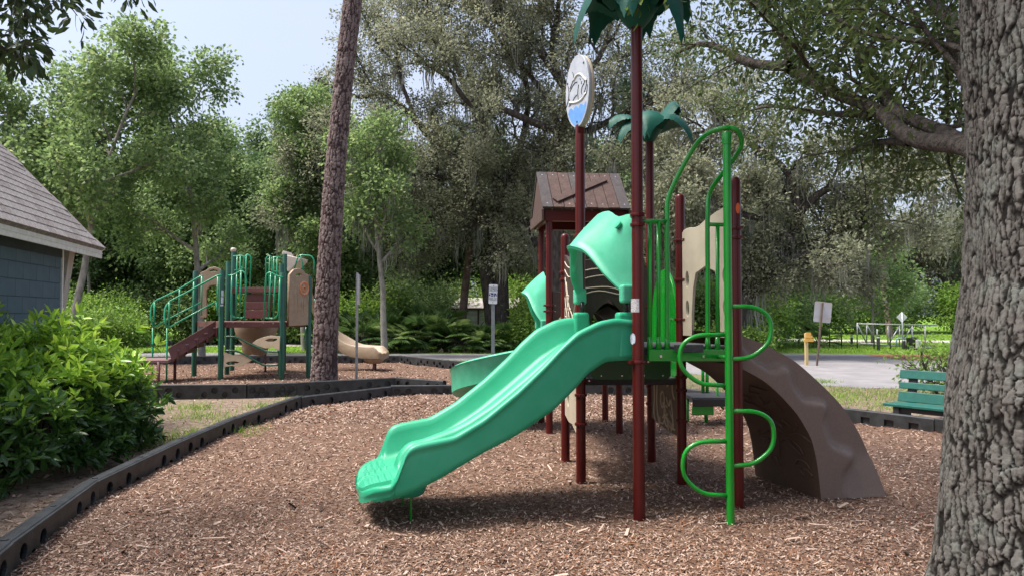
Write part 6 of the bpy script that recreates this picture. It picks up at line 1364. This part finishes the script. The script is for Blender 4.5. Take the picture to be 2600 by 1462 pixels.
def fbm(U, Vv, per, s0, seed, oct_=4):          # smooth value noise, periodic in U
    rg = np.random.default_rng(seed); out = np.zeros(U.shape); amp = 1.0; tot = 0
    for o in range(oct_):
        n = max(2, int(round(per / s0))); cu = per / n; m = int(Vv.max() / s0) + 3; T = rg.random((n, m)) * 2 - 1
        a = U / cu; b = Vv / s0; i = np.floor(a).astype(int) % n; j = np.floor(b).astype(int); fu = a - np.floor(a); fv = b - j; fu = fu * fu * (3 - 2 * fu); fv = fv * fv * (3 - 2 * fv); i2 = (i + 1) % n
        out += amp * (T[i, j] * (1 - fu) * (1 - fv) + T[i2, j] * fu * (1 - fv) + T[i, j + 1] * (1 - fu) * fv + T[i2, j + 1] * fu * fv); tot += amp; amp *= .55; s0 *= .5
    return out / tot
def bark_trunk(name, axis, radf, z0, z1, nth, nz, cu, cv, depth, mat, parent, seed, warp=.02, flaky=.5):
    zz = np.linspace(z0, z1, nz); th = np.linspace(0, 2 * np.pi, nth, endpoint=False); TH, ZZ = np.meshgrid(th, zz); r = radf(ZZ, TH); rm = float(r.mean()); per = round(2 * np.pi * rm / cu) * cu
    U = TH / (2 * np.pi) * per; VV = ZZ - z0
    wu = fbm(U, VV, per, .20, seed + 1, 2) * warp + fbm(U, VV, per, .028, seed + 31, 3) * warp * .8; wv = fbm(U, VV, per, .20, seed + 2, 2) * warp + fbm(U, VV, per, .028, seed + 32, 3) * warp * .8
    U2 = np.minimum((U + wu) % per, per - 1e-6); V2 = np.maximum(VV + wv, 0)
    eL, hL = bark_field(U2, V2, seed, cu, cv * 3.6); eS, hS = bark_field(U2, V2, seed + 5, cu, cv); nq = max(3, round(per / (cu * .5))); eF, hF = bark_field(U2, V2, seed + 7, per / nq, cv * .45)
    fine = fbm(U, VV, per, .03, seed + 3, 4); cr = lambda e, w_: np.clip((e - .03) / w_, 0, 1)
    pL = cr(eL, .15); pS = cr(eS, .11); pF = cr(eF, .16); soft = np.clip(.5 + fbm(U, VV, per, .2, seed + 21, 2), 0, 1)
    top = pL * (1 - (.5 + .4 * soft) * (1 - pS)) * (1 - .25 * (1 - pF))
    disp = depth * (np.minimum(top, .7) / .7 - .7) + depth * flaky * (hS - .5) * np.minimum(top * 1.5, 1) + depth * .34 * fine + RNG.normal(0, depth * .05, top.shape); h = hS; h2 = hF
    R = r + disp; ax = np.array([axis(z) for z in zz]); X = ax[:, 0][:, None] + R * np.cos(TH); Y = ax[:, 1][:, None] + R * np.sin(TH)
    v = np.stack([X, Y, ZZ], -1).reshape(-1, 3); i = np.arange(nz - 1)[:, None] * nth; k = np.arange(nth)[None, :]; l = (k + 1) % nth
    q = np.stack([i + k, i + l, i + nth + l, i + nth + k], -1).reshape(-1, 4)
    return mesh_obj(name, np_mesh(name, v, quads=q, smooth=False, attr={'tint': np.clip(top * (.60 + .25 * h + .15 * h2) + .10 * fine, 0, 1).ravel()}), mat, parent)
def bark_mat(name, crack, mid, face, alt, scale, bump=.5):
    m = bpy.data.materials.new(name); m.use_nodes = True; t = m.node_tree; b = t.nodes['Principled BSDF']; lk = t.links.new
    at = t.nodes.new('ShaderNodeAttribute'); at.attribute_name = 'tint'; r = t.nodes.new('ShaderNodeValToRGB'); e = r.color_ramp.elements; e[0].position = .18; e[0].color = (*crack, 1); e[1].position = .80; e[1].color = (*face, 1); x = e.new(.45); x.color = (*mid, 1); lk(at.outputs['Fac'], r.inputs['Fac'])
    co = t.nodes.new('ShaderNodeTexCoord'); n = t.nodes.new('ShaderNodeTexNoise'); n.inputs['Scale'].default_value = scale; n.inputs['Detail'].default_value = 8; n.inputs['Roughness'].default_value = .7; lk(co.outputs['Object'], n.inputs['Vector'])
    rr = t.nodes.new('ShaderNodeValToRGB'); rr.color_ramp.elements[0].position = .50; rr.color_ramp.elements[1].position = .66; lk(n.outputs['Fac'], rr.inputs['Fac'])
    ml = t.nodes.new('ShaderNodeMath'); ml.operation = 'MULTIPLY'; lk(rr.outputs['Color'], ml.inputs[0]); lk(at.outputs['Fac'], ml.inputs[1])
    mxn = t.nodes.new('ShaderNodeMix'); mxn.data_type = 'RGBA'; lk(ml.outputs[0], mxn.inputs['Factor']); lk(r.outputs['Color'], mxn.inputs['A']); mxn.inputs['B'].default_value = (*alt, 1); lk(mxn.outputs['Result'], b.inputs['Base Color'])
    n2 = t.nodes.new('ShaderNodeTexNoise'); n2.inputs['Scale'].default_value = scale * 9; n2.inputs['Detail'].default_value = 6; lk(co.outputs['Object'], n2.inputs['Vector']); bp = t.nodes.new('ShaderNodeBump'); bp.inputs['Strength'].default_value = bump; bp.inputs['Distance'].default_value = .012; lk(n2.outputs['Fac'], bp.inputs['Height']); lk(bp.outputs['Normal'], b.inputs['Normal'])
    b.inputs['Roughness'].default_value = .9; b.inputs['Specular IOR Level'].default_value = .12; return m
PINEB = bark_mat('pine_bark', (.055, .038, .037), (.115, .082, .078), (.185, .142, .134), (.245, .205, .19), 7)
OAKB = bark_mat('oak_bark', (.014, .013, .012), (.066, .060, .054), (.142, .134, .124), (.165, .185, .165), 5)
def pine():
    b = G(822, 992); Yb = b.y; tp = V(893, 0, Yb); root = thing('pine_tree', 'leaning pine with scaly reddish bark between the two play areas', 'tree', (b.x, Yb, 0))
    k = (tp.x - b.x) / (tp.z - .0)
    ax = lambda z: (b.x + k * z - .10 * math.sin(min(z, 8) / 8 * math.pi), Yb + .01 * z)
    rf = lambda Z, T: .235 + .06 * np.exp(-np.maximum(Z, 0) / .35) - .0060 * Z + .012 * np.sin(T * 2 + Z * .7)
    bark_trunk('trunk', ax, rf, -.2, 9.5, 120, 600, .085, .11, .022, PINEB, root, 3, warp=.03)
    t = Tree(90); rg = t.rg; pts = [Vector((*ax(z), z)) for z in np.linspace(9.4, 17, 9)]; t.br.append((pts, [.175 - .017 * i for i in range(9)], 0)); pp = []; dd = []
    for k2 in range(46):
        f = rg.uniform(.25, 1); p = pts[min(int(f * 8), 7)].lerp(pts[min(int(f * 8) + 1, 8)], f * 8 % 1); a = rg.uniform(0, 6.28); d = Vector((math.cos(a), math.sin(a), rg.uniform(0, .5))); Lg = rg.uniform(1.0, 2.6) * (1.2 - .7 * f); t.br.append(([p, p + d * Lg * .5, p + d * Lg + Vector((0, 0, .3))], [.05, .03, .012], 2))
        for _ in range(5):
            c = p + d * Lg * rg.uniform(.5, 1.05) + Vector((rg.gauss(0, .2), rg.gauss(0, .2), .2 + rg.gauss(0, .15)))
            for _ in range(36): v = Vector((rg.gauss(0, 1), rg.gauss(0, 1), rg.gauss(.3, 1))).normalized(); pp.append(tuple(c)); dd.append(tuple(v))
    t.wood('upper_trunk', M('pine_bark_far', (.10, .062, .05)), root, False); n = len(pp); mesh_obj('crown', leaves_mesh('crown', np.array(pp), np.array(dd), RNG.uniform(.2, .36, n), np.full(n, .016), RNG.random(n), 0, .2), MATS['pine_needles_green'], root)
pine()
# ------------------------------------------------------------------ big oak at the right edge
def big_oak():
    cx, cy = 2.69, 3.50; root = thing('oak_tree', 'massive oak trunk with deeply furrowed bark beside the bench', 'tree', (cx, cy, 0))
    zt = np.array([-.3, .0, .33, 1.16, 1.57, 1.75, 2.3, 3.0, 5.0]); rt = np.array([.72, .66, .605, .565, .50, .475, .455, .465, .44])
    rf = lambda Z, T: np.interp(Z, zt, rt) + .018 * np.sin(T * 3 + Z * 1.3) + .012 * np.sin(T * 5 - Z * 2.1) + .05 * np.exp(-np.maximum(Z, 0) / .3) * np.sin(T * 5 + 1)
    bark_trunk('trunk', lambda z: (cx, cy), rf, -.3, 4.6, 520, 660, .042, .080, .011, OAKB, root, 9, warp=.016, flaky=.7)
    t = Tree(95); zz = lambda x, y: (1700 + x / 2.07, y / 2.07)
    def L_(pts, r0, r1, y0, y1, lev=1):
        q = []
        for i, p in enumerate(pts): f = i / (len(pts) - 1); q.append(V(*zz(*p), y0 + (y1 - y0) * f))
        q = smooth_path(q, 4); m = len(q); t.take(q, [r0 + (r1 - r0) * i / (m - 1) for i in range(m)], lev, P)
    P = dict(max=4, seg=[5, 6, 5, 4, 3], wig=[.1, .14, .2, .24, .25], up=[.0, .02, .02, .0, -.02], taper=[.4, .3, .3, .4, .5], kids=[5, 5, 6, 4], first=[.2, .22, .15, .1], ang=[50, 48, 50, 52], len=[0, 2.2, 1.35, .62, .32], rad=[0, .05, .020, .008, .004], cone=.4, leafback=1, lift=.15)
    L_([(1900, 850), (1640, 800), (1530, 765), (1400, 750), (1300, 735), (1200, 680), (1130, 610), (1050, 560), (920, 510), (800, 460), (680, 390), (635, 340), (610, 230), (560, 120), (490, 40), (420, -10), (330, -120)], .056, .036, 3.6, 7.6)
    L_([(635, 345), (540, 348), (400, 325), (290, 265), (200, 235), (130, 240), (40, 280)], .05, .018, 6.1, 7.6, 2)
    L_([(1900, 900), (1620, 780), (1490, 720), (1350, 660), (1200, 590), (1130, 500), (1050, 390), (1000, 300), (940, 100), (910, 0), (880, -120)], .045, .034, 3.7, 7.0)
    L_([(1900, 360), (1620, 285), (1430, 230), (1200, 205), (1050, 180), (900, 110), (700, 30), (600, 10), (450, -60)], .018, .014, 3.5, 6.5, 2)
    L_([(1900, 800), (1620, 480), (1520, 280), (1480, 120), (1400, 30), (1330, -80)], .06, .04, 3.5, 5.6)
    L_([(1260, 750), (1150, 745), (1050, 755), (960, 790), (900, 830)], .030, .012, 5.0, 6.6, 2)
    L_([(1060, 600), (960, 600), (860, 600), (700, 580), (520, 560), (380, 600)], .035, .012, 5.3, 8.0, 2)
    # upper crown above the frame
    for k in range(6):
        a = 1.2 + k * .95; t.limb((cx, cy, 4.4), (math.cos(a) * .9, math.sin(a) * .9, .8), 4.5, .14, 1, dict(P, kids=[5, 7, 6, 4], len=[0, 3.0, 2.2, .9, .45]))
    t.br.append(([Vector((cx, cy, 4.4)), Vector((cx - .1, cy + .1, 5.6)), Vector((cx, cy + .3, 7))], [.44, .34, .22], 0))
    OB = M('oak_limb_bark', (.050, .043, .038), (.115, .10, .09), scale=22, rough=.9, bump=.9, bscale=60, detail=9, spec=.1)
    t.wood('limbs', OB, root, False, 0, 1, sides=(16, 14, 8, 5, 4, 3)); t.wood('branches', OB, root, False, 2, 9, sides=(14, 9, 7, 5, 3, 3))
    t.crown('crown', LF_OAKG, root, False, 95000, .085, .066, .028, droop=.2, six=False, flat=.4)
    t.moss('spanish_moss', MOSS, root, False, 46, .08, .35, .0035, levs=(1, 2, 3), per=10)
big_oak()
# ------------------------------------------------------------------ oak out of frame on the left whose twigs hang into the corner
def corner_oak():
    root = thing('oak_tree', 'oak whose dark leafy twigs hang over the sky above the building', 'tree', (-5.6, 3.2, 0)); t = Tree(97)
    P = dict(max=3, seg=[6, 6, 5, 4], wig=[.05, .12, .2, .22], up=[.0, .0, -.04, -.08], taper=[.6, .3, .3, .5], kids=[4, 7, 5], first=[.7, .3, .15], ang=[50, 45, 50], len=[0, 2.4, .5, .22], rad=[0, .05, .012, .004], cone=.4, leafback=1)
    t.br.append(([Vector((-5.6, 3.2, -.2)), Vector((-5.55, 3.2, 2)), Vector((-5.4, 3.4, 4)), Vector((-5.2, 3.6, 6))], [.3, .25, .2, .14], 0))
    for pts in ([(-5.4, 3.4, 4.0), (-4.8, 4.2, 4.3), (-4.2, 4.9, 4.25), (-3.75, 5.4, 3.95)], [(-5.4, 3.4, 4.2), (-4.6, 4.6, 4.5), (-3.9, 5.4, 4.35), (-3.25, 5.7, 4.1)], [(-5.3, 3.5, 4.6), (-4.4, 4.9, 4.6), (-4.1, 5.6, 4.35), (-3.95, 6.0, 3.95)], [(-5.4, 3.4, 3.9), (-4.7, 4.6, 4.0), (-4.2, 5.3, 3.8), (-3.85, 5.6, 3.55)]):
        q = smooth_path([Vector(p) for p in pts], 4); m = len(q); t.take(q, [.05 - .04 * i / (m - 1) for i in range(m)], 1, P)
    for k in range(5): t.limb((-5.3, 3.5, 5.2), (math.cos(k * 1.3) * .9, math.sin(k * 1.3) * .9, .7), 2.5, .1, 1, P)
    t.wood('trunk', BARK_OAK, root, False, 0, 1); tag(t.wood('twigs', BARK_OAK, root, False, 2, 9), kind='stuff')
    t.crown('crown', leaf_mat('corner_oak_leaf', [(0, (.020, .036, .014)), (.6, (.04, .075, .022)), (1, (.08, .12, .04))], trans=.25, rough=.4), root, False, 4200, .05, .115, .042, droop=.5, six=True)
corner_oak()
# ------------------------------------------------------------------ foreground shrub
def shrub():
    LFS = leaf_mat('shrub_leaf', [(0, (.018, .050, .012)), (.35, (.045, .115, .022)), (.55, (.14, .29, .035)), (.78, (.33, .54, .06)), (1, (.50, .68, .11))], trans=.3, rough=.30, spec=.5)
    c = Vector((-5.05, 7.65, 0)); root = thing('leafy_shrub', 'large leafy evergreen shrub with bright new growth and sunlight tinted into its top before the building', 'shrub', c); rg = np.random.default_rng(17)
    N = 1750; th = rg.uniform(0, 2 * np.pi, N); ph = np.arccos(rg.uniform(-.25, 1, N)); r = rg.uniform(.62, 1.0, N) ** .5
    a, b, h = 1.16, 1.50, 1.06
    lump = 1 + .15 * np.sin(th * 3 + 1) * np.sin(ph * 3) + .12 * np.sin(th * 7 + ph * 5) + np.where(rg.random(N) < .03, rg.uniform(.05, .22, N), 0)
    X = a * r * lump * np.sin(ph) * np.cos(th); Y = b * r * lump * np.sin(ph) * np.sin(th); Z = .36 + h * r * lump * np.cos(ph)
    ok = Z > .05; X, Y, Z, ph, th, r = X[ok], Y[ok], Z[ok], ph[ok], th[ok], r[ok]; N = len(X)
    out = np.stack([np.sin(ph) * np.cos(th), np.sin(ph) * np.sin(th), np.cos(ph) * .8 + .55], 1); out = unit(out + rg.normal(0, .3, (N, 3)))
    m = 9; ref = unit(rg.normal(0, 1, (N, 3))); s1 = unit(np.cross(out, ref)); s2 = np.cross(out, s1); pos = []; dr = []; tint = []; Ln = []
    new = np.clip((Z - .50) / .50 + rg.normal(0, .25, N), 0, 1) * (r > .8)  # by height: new growth, plus sunlit brightness put into the leaf colour
    for k in range(m):
        an = k * 2.4 + rg.uniform(0, .4, N); tilt = .25 + .55 * (k / m); d = unit(s1 * np.cos(an)[:, None] + s2 * np.sin(an)[:, None] + out * (1.25 - 1.35 * k / m)[..., None] if False else s1 * np.cos(an)[:, None] + s2 * np.sin(an)[:, None] + out * (1.4 - 1.5 * k / m))
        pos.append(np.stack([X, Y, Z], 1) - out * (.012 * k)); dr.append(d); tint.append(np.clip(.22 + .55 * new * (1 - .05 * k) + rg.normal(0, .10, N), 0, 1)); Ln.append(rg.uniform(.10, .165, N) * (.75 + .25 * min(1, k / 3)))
    pos = np.concatenate(pos); dr = np.concatenate(dr); tint = np.concatenate(tint); Ln = np.concatenate(Ln)
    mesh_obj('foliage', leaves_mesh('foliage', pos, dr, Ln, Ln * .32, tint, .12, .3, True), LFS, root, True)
    mb = MB()
    for k in range(150):
        i = rg.integers(N); e = Vector((X[i], Y[i], Z[i])); s = Vector((X[i] * .25, Y[i] * .25, 0)); mid = s.lerp(e, .5) + Vector((rg.normal(0, .06), rg.normal(0, .06), .12)); mb.tube(smooth_path([s, mid, e], 3), [.012 - .0014 * q for q in range(7)], 5, caps=False)
    mb.build('stems', M('shrub_stem', (.09, .065, .045), (.15, .11, .08), scale=20, rough=.8), root, smooth=True, local=True)
shrub()
# small leafy sprig caught on the tall palm top
def sprig():
    c = P3(1, 3.95) + Vector((.0, -.26, 0)); root = thing('oak_sprig', 'yellow-green leafy oak sprig hanging in front of the tall palm top', 'twig', c); t = Tree(99)
    top = c + Vector((.06, 0, .55)); t.br.append((smooth_path([top, c + Vector((.03, 0, .25)), c + Vector((0, 0, -.02)), c + Vector((-.04, 0, -.22))], 4), [.005 - .0003 * i for i in range(13)], 1)); t.tips.append((t.br[0][0], 1))
    t.wood('twig', BARK_DK, root, False); t.crown('leaves', LF_LIME, root, False, 46, .035, .085, .05, droop=.35, six=True)
sprig()
